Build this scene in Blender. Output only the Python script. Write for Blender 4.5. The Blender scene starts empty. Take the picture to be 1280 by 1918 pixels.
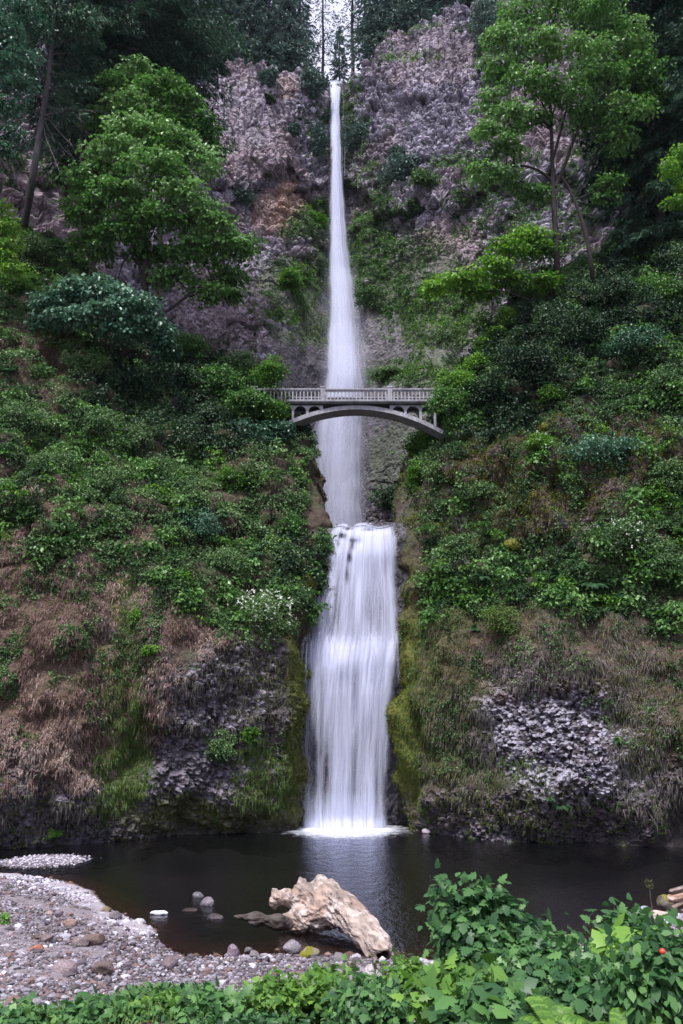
import bpy, math, random
import numpy as np
from mathutils import Vector
from mathutils.bvhtree import BVHTree
random.seed(7)
rng = np.random.default_rng(11)
R = math.radians
scene = bpy.context.scene
COL = scene.collection

# ------------------------------------------------------------ camera
FPX, CX, CY, TH, H = 1505.0, 640.0, 959.0, R(15.0), 7.0
cam_d = bpy.data.cameras.new("camera")
cam = bpy.data.objects.new("camera", cam_d)
COL.objects.link(cam)
cam_d.sensor_fit = 'VERTICAL'
cam_d.sensor_height = 24.0
cam_d.lens = FPX / 1918.0 * 24.0
cam_d.clip_start = 0.1
cam_d.clip_end = 2000
cam.location = (0, 0, H)
cam.rotation_euler = (R(90) + TH, 0, 0)
scene.camera = cam

# ------------------------------------------------------------ sky, sun, exposure
SUN_EL, SUN_AZ = R(62), R(200)      # high thin-cloud light from behind the camera
w = bpy.data.worlds.new("World"); scene.world = w; w.use_nodes = True
nt = w.node_tree; nt.nodes.clear()
out = nt.nodes.new('ShaderNodeOutputWorld'); bg = nt.nodes.new('ShaderNodeBackground')
sky = nt.nodes.new('ShaderNodeTexSky'); sky.sky_type = 'NISHITA'; sky.sun_disc = False
sky.sun_elevation = SUN_EL; sky.sun_rotation = SUN_AZ
sky.air_density = 1.0; sky.dust_density = 3.0; sky.ozone_density = 2.0
mixc = nt.nodes.new('ShaderNodeMix'); mixc.data_type = 'RGBA'
mixc.inputs[0].default_value = 0.78
mixc.inputs[7].default_value = (6.1, 6.0, 7.6, 1)       # pale violet-grey overcast deck
nt.links.new(sky.outputs[0], mixc.inputs[6]); nt.links.new(mixc.outputs[2], bg.inputs[0])
bg.inputs[1].default_value = 0.076
nt.links.new(bg.outputs[0], out.inputs[0])
sl = bpy.data.lights.new("sun", 'SUN'); sun = bpy.data.objects.new("sun", sl); COL.objects.link(sun)
sl.energy = 2.1; sl.angle = R(8); sl.color = (1.0, 0.975, 0.95)
sd = Vector((math.sin(SUN_AZ) * math.cos(SUN_EL), math.cos(SUN_AZ) * math.cos(SUN_EL), math.sin(SUN_EL)))
sun.rotation_euler = sd.to_track_quat('Z', 'Y').to_euler()
scene.view_settings.view_transform = 'Standard'
scene.view_settings.look = 'None'
scene.view_settings.exposure = 1.5
scene.view_settings.gamma = 1.0
cy = scene.cycles
cy.max_bounces = 8; cy.diffuse_bounces = 2; cy.glossy_bounces = 3; cy.transmission_bounces = 4
cy.transparent_max_bounces = 16; cy.volume_bounces = 0
cy.use_denoising = True
cy.denoising_prefilter = 'NONE'
cy.denoising_input_passes = 'RGB_ALBEDO_NORMAL'
cy.sample_clamp_indirect = 5.0
cy.caustics_reflective = False; cy.caustics_refractive = False
scene.render.film_transparent = False

# ------------------------------------------------------------ point helpers
ct, st = math.cos(TH), math.sin(TH)
def W(px, py, Y):
    px = np.asarray(px, float); py = np.asarray(py, float); Y = np.asarray(Y, float)
    x = (px - CX) / FPX; u = -(py - CY) / FPX
    dy = ct - u * st; dz = st + u * ct
    t = Y / dy
    return np.stack(np.broadcast_arrays(x * t, Y, H + dz * t), -1)
def P(px, py, z=0.0):
    px = np.asarray(px, float); py = np.asarray(py, float)
    x = (px - CX) / FPX; u = -(py - CY) / FPX
    dy = ct - u * st; dz = st + u * ct
    t = (z - H) / dz
    return np.stack(np.broadcast_arrays(x * t, dy * t, z + 0 * t), -1)
def proj(V):
    V = np.asarray(V, float)
    x = V[..., 0]; y = V[..., 1]; z = V[..., 2] - H
    d = y * ct + z * st; u = -y * st + z * ct
    d = np.maximum(d, 0.5)
    return CX + FPX * x / d, CY - FPX * u / d
def mpp(px, py, Y):             # metres covered by one photo pixel at that depth
    u = -(py - CY) / FPX
    return Y / (ct - u * st) / FPX

# ------------------------------------------------------------ noise
def _h(ix, iy, iz, seed):
    h = (ix.astype(np.uint32) * np.uint32(374761393) + iy.astype(np.uint32) * np.uint32(668265263)
         + iz.astype(np.uint32) * np.uint32(2246822519) + np.uint32((seed * 3266489917) & 0xffffffff))
    h = (h ^ (h >> np.uint32(13))) * np.uint32(1274126177)
    h = (h ^ (h >> np.uint32(16))) * np.uint32(2654435761)
    return ((h ^ (h >> np.uint32(15))) & np.uint32(0xffffff)).astype(np.float32) / 16777215.0
def vnoise(p, seed=0):
    p = np.asarray(p, np.float32)
    i = np.floor(p).astype(np.int64); f = p - i; f = f * f * (3 - 2 * f)
    ix, iy, iz = i[..., 0], i[..., 1], i[..., 2]; fx, fy, fz = f[..., 0], f[..., 1], f[..., 2]
    r = 0
    for a in (0, 1):
        for b in (0, 1):
            for c in (0, 1):
                wgt = (fx if a else 1 - fx) * (fy if b else 1 - fy) * (fz if c else 1 - fz)
                r = r + wgt * _h(ix + a, iy + b, iz + c, seed)
    return r * 2 - 1
def fbm(p, scale, octs=4, seed=0, gain=0.5):
    p = np.asarray(p, np.float32) / np.asarray(scale, np.float32)
    r = 0; a = 1.0
    for o in range(octs):
        r = r + a * vnoise(p * (2.03 ** o) + 17.3 * o, seed + o); a *= gain
    return r
def worley(p, scale, seed=0, jit=0.9, tilt=False):
    p = np.asarray(p, np.float32) / np.asarray(scale, np.float32)
    i = np.floor(p).astype(np.int64); f = p - i
    f1 = np.full(p.shape[:-1], 9.0, np.float32); f2 = f1.copy(); cid = np.zeros(p.shape[:-1], np.float32); tl = cid.copy()
    for a in (-1, 0, 1):
        for b in (-1, 0, 1):
            for c in (-1, 0, 1):
                jx, jy, jz = i[..., 0] + a, i[..., 1] + b, i[..., 2] + c
                dx = a + .5 + jit * (_h(jx, jy, jz, seed) - .5) - f[..., 0]
                dy = b + .5 + jit * (_h(jx, jy, jz, seed + 1) - .5) - f[..., 1]
                dz = c + .5 + jit * (_h(jx, jy, jz, seed + 2) - .5) - f[..., 2]
                d = np.sqrt(dx * dx + dy * dy + dz * dz)
                idd = _h(jx, jy, jz, seed + 3)
                m = d < f1
                if tilt: tl = np.where(m, dx * (_h(jx, jy, jz, seed + 5) - .5) + dy * (_h(jx, jy, jz, seed + 6) - .5) + dz * (_h(jx, jy, jz, seed + 7) - .5), tl)
                f2 = np.where(m, f1, np.minimum(f2, d)); cid = np.where(m, idd, cid); f1 = np.where(m, d, f1)
    return (f1, f2, cid, tl * 2) if tilt else (f1, f2, cid)
def sstep(a, b, x):
    t = np.clip((x - a) / (b - a), 0, 1); return t * t * (3 - 2 * t)

# ------------------------------------------------------------ object helpers
def tag(o, label=None, cat=None, group=None, kind=None):
    if label: o['label'] = label
    if cat: o['category'] = cat
    if group: o['group'] = group
    if kind: o['kind'] = kind
    return o
def empty(name, loc, label, cat, group=None):
    o = bpy.data.objects.new(name, None); COL.objects.link(o)
    o.empty_display_size = 0.3; o.location = [float(c) for c in loc]
    return tag(o, label, cat, group)
def mesh_np(name, V, F, mat, parent=None, smooth=False, attrs=None, uv=None, sizes=None, origin=None):
    """F: (n,k) array, or flat array with sizes."""
    V = np.asarray(V, np.float32)
    if parent is not None and origin is None: origin = parent.location
    if origin is not None: V = V - np.array([origin[0], origin[1], origin[2]], np.float32)
    me = bpy.data.meshes.new(name)
    me.vertices.add(len(V)); me.vertices.foreach_set('co', V.ravel())
    if sizes is None:
        F = np.asarray(F, np.int32); n, k = F.shape; sizes = np.full(n, k, np.int32); flat = F.ravel()
    else:
        flat = np.asarray(F, np.int32); sizes = np.asarray(sizes, np.int32)
    me.loops.add(len(flat)); me.loops.foreach_set('vertex_index', flat)
    me.polygons.add(len(sizes))
    st_ = np.concatenate([[0], np.cumsum(sizes)[:-1]]).astype(np.int32)
    me.polygons.foreach_set('loop_start', st_)
    try: me.polygons.foreach_set('loop_total', sizes)
    except Exception: pass
    me.polygons.foreach_set('use_smooth', np.full(len(sizes), bool(smooth)))
    for an, av in (attrs or {}).items():
        av = np.asarray(av, np.float32)
        if av.ndim == 2:
            a = me.attributes.new(an, 'FLOAT_COLOR', 'POINT')
            c4 = np.ones((len(V), 4), np.float32); c4[:, :3] = av; a.data.foreach_set('color', c4.ravel())
        else:
            a = me.attributes.new(an, 'FLOAT', 'POINT'); a.data.foreach_set('value', av)
    if uv is not None:
        l = me.uv_layers.new(name='UVMap')
        l.data.foreach_set('uv', np.asarray(uv, np.float32)[flat].ravel())
    me.update(calc_edges=True)
    for m in (mat if isinstance(mat, (list, tuple)) else [mat]): me.materials.append(m)
    o = bpy.data.objects.new(name, me); COL.objects.link(o)
    if parent is not None: o.parent = parent
    if parent is None and origin is not None: o.location = [float(c) for c in origin]
    return o
class MB:
    def __init__(s): s.v = []; s.f = []; s.s = []; s.n = 0
    def add(s, V, F):
        V = np.asarray(V, float)
        s.v.append(V)
        for f in F: s.f.extend([i + s.n for i in f]); s.s.append(len(f))
        s.n += len(V)
    def box(s, c, h, rot=None):
        c = np.array(c, float); h = np.array(h, float)
        V = np.array([[x, y, z] for x in (-1, 1) for y in (-1, 1) for z in (-1, 1)], float) * h
        if rot is not None: V = V @ np.array(rot).T
        s.add(V + c, [(0, 1, 3, 2), (4, 6, 7, 5), (0, 4, 5, 1), (2, 3, 7, 6), (0, 2, 6, 4), (1, 5, 7, 3)])
    def tube(s, pts, rad, sides=6, caps=True, jitter=0):
        pts = np.asarray(pts, float); n = len(pts); rad = np.broadcast_to(np.asarray(rad, float), (n,))
        T = np.gradient(pts, axis=0); T /= np.linalg.norm(T, axis=1)[:, None] + 1e-9
        up = np.array([0, 1, 0.]) if abs(T[0][1]) < .8 else np.array([1, 0, 0.])
        V = []; ang = np.arange(sides) * 2 * np.pi / sides
        for i in range(n):
            a = np.cross(T[i], up); a /= np.linalg.norm(a) + 1e-9; b = np.cross(T[i], a); up = np.cross(a, T[i])
            r = rad[i] * (1 + (jitter * (rng.random(sides) - .5) if jitter else 0))
            V.append(pts[i] + (np.cos(ang) * r)[:, None] * a + (np.sin(ang) * r)[:, None] * b)
        V = np.concatenate(V); F = []
        for i in range(n - 1):
            for j in range(sides):
                k = (j + 1) % sides
                F.append((i * sides + j, i * sides + k, (i + 1) * sides + k, (i + 1) * sides + j))
        if caps:
            F.append(tuple(range(sides))); F.append(tuple((n - 1) * sides + j for j in range(sides))[::-1])
        s.add(V, F)
    def build(s, name, mat, parent=None, smooth=False, origin=None):
        return mesh_np(name, np.concatenate(s.v), s.f, mat, parent, smooth, sizes=s.s, origin=origin)
def catmull(C, N):
    """resample control array C (m,...) to N along axis 0"""
    m = len(C); t = np.linspace(0, m - 1, N); i = np.clip(np.floor(t).astype(int), 0, m - 2); f = t - i
    Cp = np.concatenate([[2 * C[0] - C[1]], C, [2 * C[-1] - C[-2]]])
    f = f.reshape((-1,) + (1,) * (C.ndim - 1))
    p0, p1, p2, p3 = Cp[i], Cp[i + 1], Cp[i + 2], Cp[i + 3]
    return .5 * ((2 * p1) + (p2 - p0) * f + (2 * p0 - 5 * p1 + 4 * p2 - p3) * f ** 2 + (3 * p1 - p0 - 3 * p2 + p3) * f ** 3)
def grid_faces(m, n):
    i = np.arange(m * n).reshape(m, n)
    return np.stack([i[:-1, :-1], i[:-1, 1:], i[1:, 1:], i[1:, :-1]], -1).reshape(-1, 4)
def grid_normals(G):
    a = np.gradient(G, axis=0); b = np.gradient(G, axis=1)
    n = np.cross(b, a); n /= np.linalg.norm(n, axis=-1, keepdims=True) + 1e-9
    return n

# ------------------------------------------------------------ materials
def new_mat(name):
    m = bpy.data.materials.new(name); m.use_nodes = True; t = m.node_tree; t.nodes.clear()
    o = t.nodes.new('ShaderNodeOutputMaterial'); return m, t, o
def N(t, typ, **kw):
    n = t.nodes.new(typ)
    for k, v in kw.items():
        if k[0] == '_': setattr(n, k[1:], v)
        else: n.inputs[k].default_value = v
    return n
def ramp(t, stops, interp='LINEAR'):
    r = t.nodes.new('ShaderNodeValToRGB'); e = r.color_ramp.elements; r.color_ramp.interpolation = interp
    while len(e) < len(stops): e.new(0.5)
    for q, (p, c) in zip(e, stops): q.position = p; q.color = (*c, 1)
    return r
def rock_mat(name, rough=0.85, scale=3.0, bump=0.5, dist=0.15, contrast=0.5, spec=0.3):
    """albedo = 'col' attribute x fine mottling"""
    m, t, o = new_mat(name); L = t.links.new
    tc = N(t, 'ShaderNodeTexCoord'); at = N(t, 'ShaderNodeAttribute', _attribute_name='col')
    nz = N(t, 'ShaderNodeTexNoise', Scale=scale, Detail=8.0, Roughness=0.7)
    L(tc.outputs['Object'], nz.inputs['Vector'])
    mr = N(t, 'ShaderNodeMapRange'); mr.inputs[1].default_value = .3; mr.inputs[2].default_value = .7
    mr.inputs[3].default_value = 1 - contrast; mr.inputs[4].default_value = 1 + contrast
    L(nz.outputs['Fac'], mr.inputs[0])
    mx = N(t, 'ShaderNodeVectorMath', _operation='MULTIPLY'); L(at.outputs['Color'], mx.inputs[0]); L(mr.outputs[0], mx.inputs[1])
    vo = N(t, 'ShaderNodeTexVoronoi', Scale=scale * 1.1); L(tc.outputs['Object'], vo.inputs['Vector'])
    ad = N(t, 'ShaderNodeMath', _operation='SUBTRACT'); L(nz.outputs['Fac'], ad.inputs[0])
    ml = N(t, 'ShaderNodeMath', _operation='MULTIPLY'); ml.inputs[1].default_value = .6
    L(vo.outputs['Distance'], ml.inputs[0]); L(ml.outputs[0], ad.inputs[1])
    bp = N(t, 'ShaderNodeBump', Strength=bump, Distance=dist); L(ad.outputs[0], bp.inputs['Height'])
    p = N(t, 'ShaderNodeBsdfPrincipled', Roughness=rough); p.inputs['Specular IOR Level'].default_value = spec
    L(mx.outputs[0], p.inputs['Base Color']); L(bp.outputs[0], p.inputs['Normal']); L(p.outputs[0], o.inputs[0])
    return m
def leaf_mat(name, cols, rough=0.45, trans=0.3, var='island', spec=0.28):
    """colour picked per leaf from a ramp and modulated per clump ('tint' attribute, -1..1)"""
    m, t, o = new_mat(name); L = t.links.new
    g = N(t, 'ShaderNodeNewGeometry')
    at = N(t, 'ShaderNodeAttribute', _attribute_name='tint')
    a = N(t, 'ShaderNodeMath', _operation='MULTIPLY_ADD'); a.inputs[1].default_value = .55
    L(g.outputs['Random Per Island'], a.inputs[0])
    b = N(t, 'ShaderNodeMath', _operation='MULTIPLY_ADD'); b.inputs[1].default_value = .28; b.inputs[2].default_value = .22
    L(at.outputs['Fac'], b.inputs[0]); L(b.outputs[0], a.inputs[2])
    r = ramp(t, [(i / (len(cols) - 1), c) for i, c in enumerate(cols)]); L(a.outputs[0], r.inputs[0])
    p = N(t, 'ShaderNodeBsdfPrincipled', Roughness=rough); p.inputs['Specular IOR Level'].default_value = spec
    L(r.outputs[0], p.inputs['Base Color'])
    if trans:
        tr = N(t, 'ShaderNodeBsdfTranslucent'); hs = N(t, 'ShaderNodeHueSaturation', Value=1.3, Saturation=1.1)
        L(r.outputs[0], hs.inputs['Color']); L(hs.outputs[0], tr.inputs[0])
        mx = N(t, 'ShaderNodeMixShader'); mx.inputs[0].default_value = trans
        L(p.outputs[0], mx.inputs[1]); L(tr.outputs[0], mx.inputs[2]); L(mx.outputs[0], o.inputs[0])
    else: L(p.outputs[0], o.inputs[0])
    return m
def plain_mat(name, c1, c2, scale=4.0, rough=0.8, bump=0.3, stretch=(1, 1, 1), dist=0.05, spec=0.3):
    m, t, o = new_mat(name); L = t.links.new
    tc = N(t, 'ShaderNodeTexCoord'); mp = N(t, 'ShaderNodeMapping'); mp.inputs['Scale'].default_value = stretch
    L(tc.outputs['Object'], mp.inputs[0])
    nz = N(t, 'ShaderNodeTexNoise', Scale=scale, Detail=7.0, Roughness=0.65); L(mp.outputs[0], nz.inputs['Vector'])
    r = ramp(t, [(.3, c1), (.7, c2)]); L(nz.outputs['Fac'], r.inputs[0])
    bp = N(t, 'ShaderNodeBump', Strength=bump, Distance=dist); L(nz.outputs['Fac'], bp.inputs['Height'])
    p = N(t, 'ShaderNodeBsdfPrincipled', Roughness=rough); p.inputs['Specular IOR Level'].default_value = spec
    L(r.outputs[0], p.inputs['Base Color']); L(bp.outputs[0], p.inputs['Normal']); L(p.outputs[0], o.inputs[0])
    return m
M = {}
M['cliff'] = rock_mat('basalt', scale=1.9, bump=.9, dist=.45, contrast=.6)
M['bank'] = rock_mat('overgrown_rock', scale=4.0, bump=.7, dist=.12, contrast=.6)
M['wetrock'] = rock_mat('wet_basalt', rough=.45, scale=3.0, bump=.8, dist=.15, contrast=.5, spec=.4)
M['beach'] = rock_mat('gravel_ground', scale=22.0, bump=.8, dist=.04, contrast=.6)
M['bark'] = plain_mat('bark', (.010, .008, .007), (.032, .026, .022), 3, .9, .6, (1, 1, .25), .06)
M['greybark'] = plain_mat('grey_bark', (.035, .032, .035), (.12, .11, .11), 3, .9, .6, (1, 1, .2), .06)
M['concrete'] = plain_mat('weathered_concrete', (.15, .15, .165), (.36, .355, .39), 2.2, .85, .3, (1, 1, .5), .03)
M['darkconcrete'] = plain_mat('deck_concrete', (.05, .05, .052), (.13, .13, .14), 1.0, .85, .3, (1, 1, .4), .03)  # darker concrete tone, used for the deck
# ============================================================ THE SETTING
C_ROCK = np.array([.235, .215, .26]); C_PINK = np.array([.285, .215, .22]); C_DARK = np.array([.05, .045, .055])
C_ORANGE = np.array([.42, .25, .15]); C_LIGHT = np.array([.36, .33, .38]); C_GREEN = np.array([.06, .09, .03])
C_BROWN = np.array([.085, .055, .04]); C_MOSS = np.array([.10, .12, .015]); C_SMOOTH = np.array([.13, .12, .13])
C_SOIL = np.array([.07, .05, .035]); C_TAN = np.array([.22, .16, .12])
def blobmask(px, py, blobs, nz, soft=.5):
    m = np.zeros(px.shape)
    for b in blobs:
        x, y, rx, ry = b[:4]; wt = b[4] if len(b) > 4 else 1.0
        d = np.sqrt(((px - x) / rx) ** 2 + ((py - y) / ry) ** 2) + .35 * nz
        m = np.maximum(m, wt * sstep(1.25, 1.25 - soft, d))
    return m
def paint(col, mask, c):
    return col * (1 - mask[..., None]) + np.asarray(c) * mask[..., None]
GRIDS = {}
def store(key, G, px, py):
    GRIDS[key] = (G, grid_normals(G), px, py)

# ---- the high back cliff
def back_cliff():
    xs = np.concatenate([np.linspace(-420, 320, 130, endpoint=False), np.linspace(320, 940, 620, endpoint=False),
                         np.linspace(940, 1750, 170)])
    NV = 860
    topx = [-420, 0, 200, 340, 380, 480, 560, 600, 618, 648, 680, 700, 730, 800, 860, 900, 1000, 1280, 1750]
    topy = [10, 60, 60, 78, 105, 130, 140, 150, 157, 157, 138, 100, 62, 38, 8, -15, -60, -190, -400]
    top = np.interp(xs, topx, topy) + 5 * np.sin(xs * .11) + 4 * np.sin(xs * .29 + 1)
    top = np.where((xs > 612) & (xs < 650), 158, top)
    v = np.linspace(0, 1, NV)
    px = np.broadcast_to(xs, (NV, len(xs))); py = 1040 + (top - 1040) * v[:, None]
    yb = np.interp(xs, [-420, 0, 200, 380, 480, 560, 600, 625, 650, 690, 740, 800, 860, 900, 1000, 1280, 1750],
                   [80, 97, 105, 112, 116, 121, 126, 129, 128, 121, 118, 115, 113, 110, 102, 92, 70])
    lpy = py + 30 * np.sin(px * .0135 + .6) + 16 * np.sin(px * .047 + 2) + 7 * np.sin(px * .13)
    sb = np.interp(lpy, [60, 150, 250, 330, 352, 372, 420, 480, 560, 600, 640, 690, 720, 860, 1040],
                   [8, 5.5, 3.2, 0.2, -1.0, 2.2, 0.5, -1.5, -5, -7, -7.5, -12, -12.5, -15.5, -17.5])
    Y = yb[None, :] + sb
    # the chute behind the fall is smoother, flanked by buttresses
    G = W(px, py, Y)
    n = grid_normals(G)
    dl = fbm(G, 14, 4, 3)
    nzp = fbm(G, 6, 3, 9)
    smooth = blobmask(px, py, [(640, 720, 110, 230, 1), (800, 640, 130, 60, 1), (760, 690, 130, 60, 1), (575, 650, 60, 60, 1), (560, 560, 70, 70, .6),
                               (720, 850, 90, 130, .8), (790, 560, 90, 60, .6), (640, 330, 25, 300, .6)], nzp)
    G = G + n * (dl * 1.3 * (1 - .3 * smooth))[..., None]
    f1, f2, cid, tl1 = worley(G + 0.5 * np.stack([fbm(G, 3, 2, 31), fbm(G, 3, 2, 32), fbm(G, 3, 2, 33)], -1), (3.0, 2.8, 2.4), 5, tilt=True)
    w1, w2, cid0, tl0 = worley(G, (7, 8, 8), 3, tilt=True)
    g1, g2, cid2, tl2 = worley(G, (1.3, 1.3, 1.0), 15, tilt=True)
    k1, k2, cid4, tl3 = worley(G, (.6, .6, .5), 17, tilt=True)
    rough = 1 - .96 * smooth
    disp = (cid - .5) * .7 + tl1 * .5 + np.clip(f2 - f1, 0, .14) * 2.4
    disp += (cid0 - .5) * 1.2 + tl0 * 1.2 + np.clip(w2 - w1, 0, .1) * 5 - .6
    disp += (cid2 - .5) * .5 + tl2 * .35 + np.clip(g2 - g1, 0, .16) * 1.5
    disp += (cid4 - .5) * .28 + tl3 * .2 + np.clip(k2 - k1, 0, .2) * .5 + fbm(G, 1.6, 3, 43) * .3
    # tall columns near the rims
    colm = blobmask(px, py, [(810, 100, 100, 80), (545, 165, 60, 60), (430, 230, 90, 90), (860, 480, 60, 80, .6), (450, 560, 80, 80, .6)], nzp)
    h1, h2, cid3 = worley(G, (1.3, 1.6, 12.0), 25)
    disp = disp * (1 - .6 * colm) + colm * ((cid3 - .5) * .7 + np.clip(h2 - h1, 0, .5))
    fine = fbm(G, .55, 3, 41) * .16
    edge = sstep(0, .03, v)[:, None]
    G = G + n * ((disp * rough + fine * (1 - .5 * smooth)) * edge)[..., None]
    # colour
    base = C_ROCK * np.array([1.0, 1.0, 1.0])
    col = np.broadcast_to(base, G.shape).copy()
    col *= (1 + .5 * (cid0 - .5) + .7 * (cid2 - .5) + 1.2 * (cid4 - .5))[..., None]
    k = fbm(G, 9, 4, 51)
    col = paint(col, sstep(-.1, .7, k) * .6, C_PINK)
    pk = blobmask(px, py, [(420, 600, 90, 90, .8), (860, 460, 60, 60, .8), (850, 350, 50, 30, .7), (450, 220, 100, 60, .4),
                           (370, 110, 60, 30, .8), (90, 380, 160, 110, .9), (800, 110, 120, 60, .5), (700, 330, 50, 80, .5)], nzp)
    col = paint(col, pk * .6, C_PINK * (1 + .3 * (cid[..., None] - .5)))
    col = paint(col, blobmask(px, py, [(535, 395, 28, 48, 1), (500, 400, 30, 40, .6), (540, 165, 20, 24, .3)], nzp) * .8, C_ORANGE)
    col = paint(col, blobmask(px, py, [(480, 480, 70, 50, .5), (740, 240, 45, 70, .5), (510, 390, 50, 60, .4), (860, 560, 70, 40, .5)], nzp) * .6, C_LIGHT)
    col = paint(col, smooth * .9, C_SMOOTH * (1 + .25 * fbm(G, 5, 3, 61)[..., None]))
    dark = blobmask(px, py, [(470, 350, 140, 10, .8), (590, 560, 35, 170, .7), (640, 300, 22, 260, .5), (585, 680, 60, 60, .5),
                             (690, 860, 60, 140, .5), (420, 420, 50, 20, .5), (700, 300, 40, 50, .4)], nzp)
    col = paint(col, dark * .75, C_DARK)  # dark rock by the fall; also the overhang's shade painted as a strip
    gm = blobmask(px, py, [(575, 430, 50, 40), (540, 540, 50, 60), (590, 490, 30, 60), (700, 470, 45, 110), (740, 490, 80, 60),
                           (590, 620, 60, 30), (780, 700, 120, 25), (830, 590, 80, 80), (650, 250, 40, 60, .6), (760, 880, 70, 90, .6)], nzp)
    col = paint(col, gm * .65, C_GREEN)
    store('back', G, px, py)
    # plateau going back from the rim
    back = []
    for d, dz in ((1.5, .5), (12, 5), (45, 18), (110, 30)):
        q = G[-1].copy(); q[:, 1] += d; q[:, 2] += dz + fbm(q, 6, 3, 71) * min(d, 3) * .3; back.append(q)
    G2 = np.concatenate([G, np.array(back)]); col2 = np.concatenate([col, np.broadcast_to(C_GREEN * .7, (4,) + G[0].shape)])
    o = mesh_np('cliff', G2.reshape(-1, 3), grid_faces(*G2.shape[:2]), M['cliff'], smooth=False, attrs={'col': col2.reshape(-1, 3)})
    o.name = 'high_back_cliff'; tag(o, 'tall mauve basalt cliff behind the upper fall', 'cliff', kind='structure')
back_cliff()

# ---- the two lower rock masses that flank the lower fall, as control columns (px, py, Depth)
def net(cols, key, name, nu, nv, seed, label, dens=None, dispf=None, colf=None, mat='bank'):
    C = np.array(cols, float)                        # (ncol, nrow, 3)
    C = catmull(C, nu)                               # along columns
    C = catmull(np.swapaxes(C, 0, 1), nv)            # rows first -> (nv, nu, 3)
    px, py, Y = C[..., 0], C[..., 1], C[..., 2]
    G = W(px, py, Y)
    n = grid_normals(G)
    G, col = dispf(G, n, px, py)
    qx, qy = px, py
    store(key, G, qx, qy)
    tops = []
    for d, dz in ((4, .3), (14, 0), (34, -2)):
        q = G[-1].copy(); q[:, 1] += d; q[:, 2] += dz; tops.append(q)
    G2 = np.concatenate([G, np.array(tops)]); col2 = np.concatenate([col, np.broadcast_to(C_SOIL, (3,) + G[0].shape)])
    o = mesh_np(name, G2.reshape(-1, 3), grid_faces(*G2.shape[:2]), M[mat], smooth=False, attrs={'col': col2.reshape(-1, 3)})
    tag(o, label, 'cliff', kind='structure')
    return o
def foot(px, py):                                    # depth at which that pixel meets the water
    return float(P(px, py, 0)[1])
LC = []
def colm(pts, below=True):
    pts = [list(p) for p in pts]
    x, y, d = pts[0]
    if d is None: d = foot(x, y); pts[0][2] = d
    pts = [[x, y + 45, d + .8]] + pts
    return pts
LC = [
 colm([(-900, 1650, 44), (-900, 1400, 42), (-900, 1180, 42), (-900, 1000, 44), (-900, 820, 50), (-880, 600, 58), (-860, 380, 68), (-850, 100, 80)]),
 colm([(-300, 1605, None), (-300, 1400, 48), (-300, 1180, 48), (-300, 1000, 50), (-300, 820, 56), (-290, 620, 64), (-280, 440, 73), (-280, 280, 83)]),
 colm([(-20, 1592, None), (-20, 1400, 50.2), (-20, 1190, 50.8), (-20, 1000, 53.5), (-20, 820, 60), (-20, 660, 67), (-20, 520, 74), (-20, 392, 83)]),
 colm([(80, 1587, None), (80, 1400, 51.2), (80, 1190, 51.4), (80, 1010, 54.5), (80, 850, 61), (80, 700, 67.5), (80, 560, 75), (80, 440, 82)]),
 colm([(160, 1581, None), (160, 1400, 52.2), (160, 1200, 52.4), (160, 1020, 56), (160, 880, 61.5), (160, 740, 67), (160, 620, 74), (160, 500, 82)]),
 colm([(250, 1573, None), (250, 1400, 54.6), (250, 1210, 55), (250, 1060, 57.5), (250, 900, 62.5), (250, 770, 68), (250, 670, 73), (250, 575, 81)]),
 colm([(310, 1568, None), (310, 1400, 54.8), (310, 1220, 54.6), (310, 1090, 57), (310, 920, 63), (310, 790, 68.5), (310, 700, 73), (310, 620, 80)]),
 colm([(400, 1562, None), (400, 1400, 56.2), (400, 1230, 55.4), (400, 1110, 57.5), (400, 950, 63.2), (400, 820, 69), (400, 730, 73), (400, 662, 79)]),
 colm([(480, 1559, None), (480, 1400, 58), (480, 1220, 57.4), (480, 1110, 59.4), (480, 965, 64), (480, 850, 69.5), (485, 770, 73), (500, 715, 77)]),
 colm([(540, 1556, None), (542, 1400, 59.4), (545, 1220, 59.8), (545, 1110, 61), (555, 980, 64.6), (545, 880, 69.6), (530, 815, 72.5), (540, 768, 76)]),
 colm([(562, 1554, None), (564, 1400, 61.2), (566, 1220, 61.6), (582, 1100, 62.8), (606, 985, 66), (592, 900, 70.5), (566, 835, 73.5), (556, 800, 77)]),
 colm([(568, 1540, 64.5), (570, 1400, 64.2), (573, 1220, 64.5), (588, 1100, 65.5), (613, 982, 68), (598, 900, 74), (570, 835, 77.5), (556, 802, 80)]),
 colm([(566, 1490, 74), (568, 1400, 74), (571, 1220, 74), (586, 1100, 74), (604, 985, 76), (590, 900, 82), (562, 840, 86), (546, 812, 90)]),
 colm([(560, 1430, 108), (560, 1380, 108), (563, 1220, 108), (578, 1100, 108), (590, 990, 110), (580, 915, 112), (552, 850, 114), (538, 820, 116)]),
]
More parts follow.
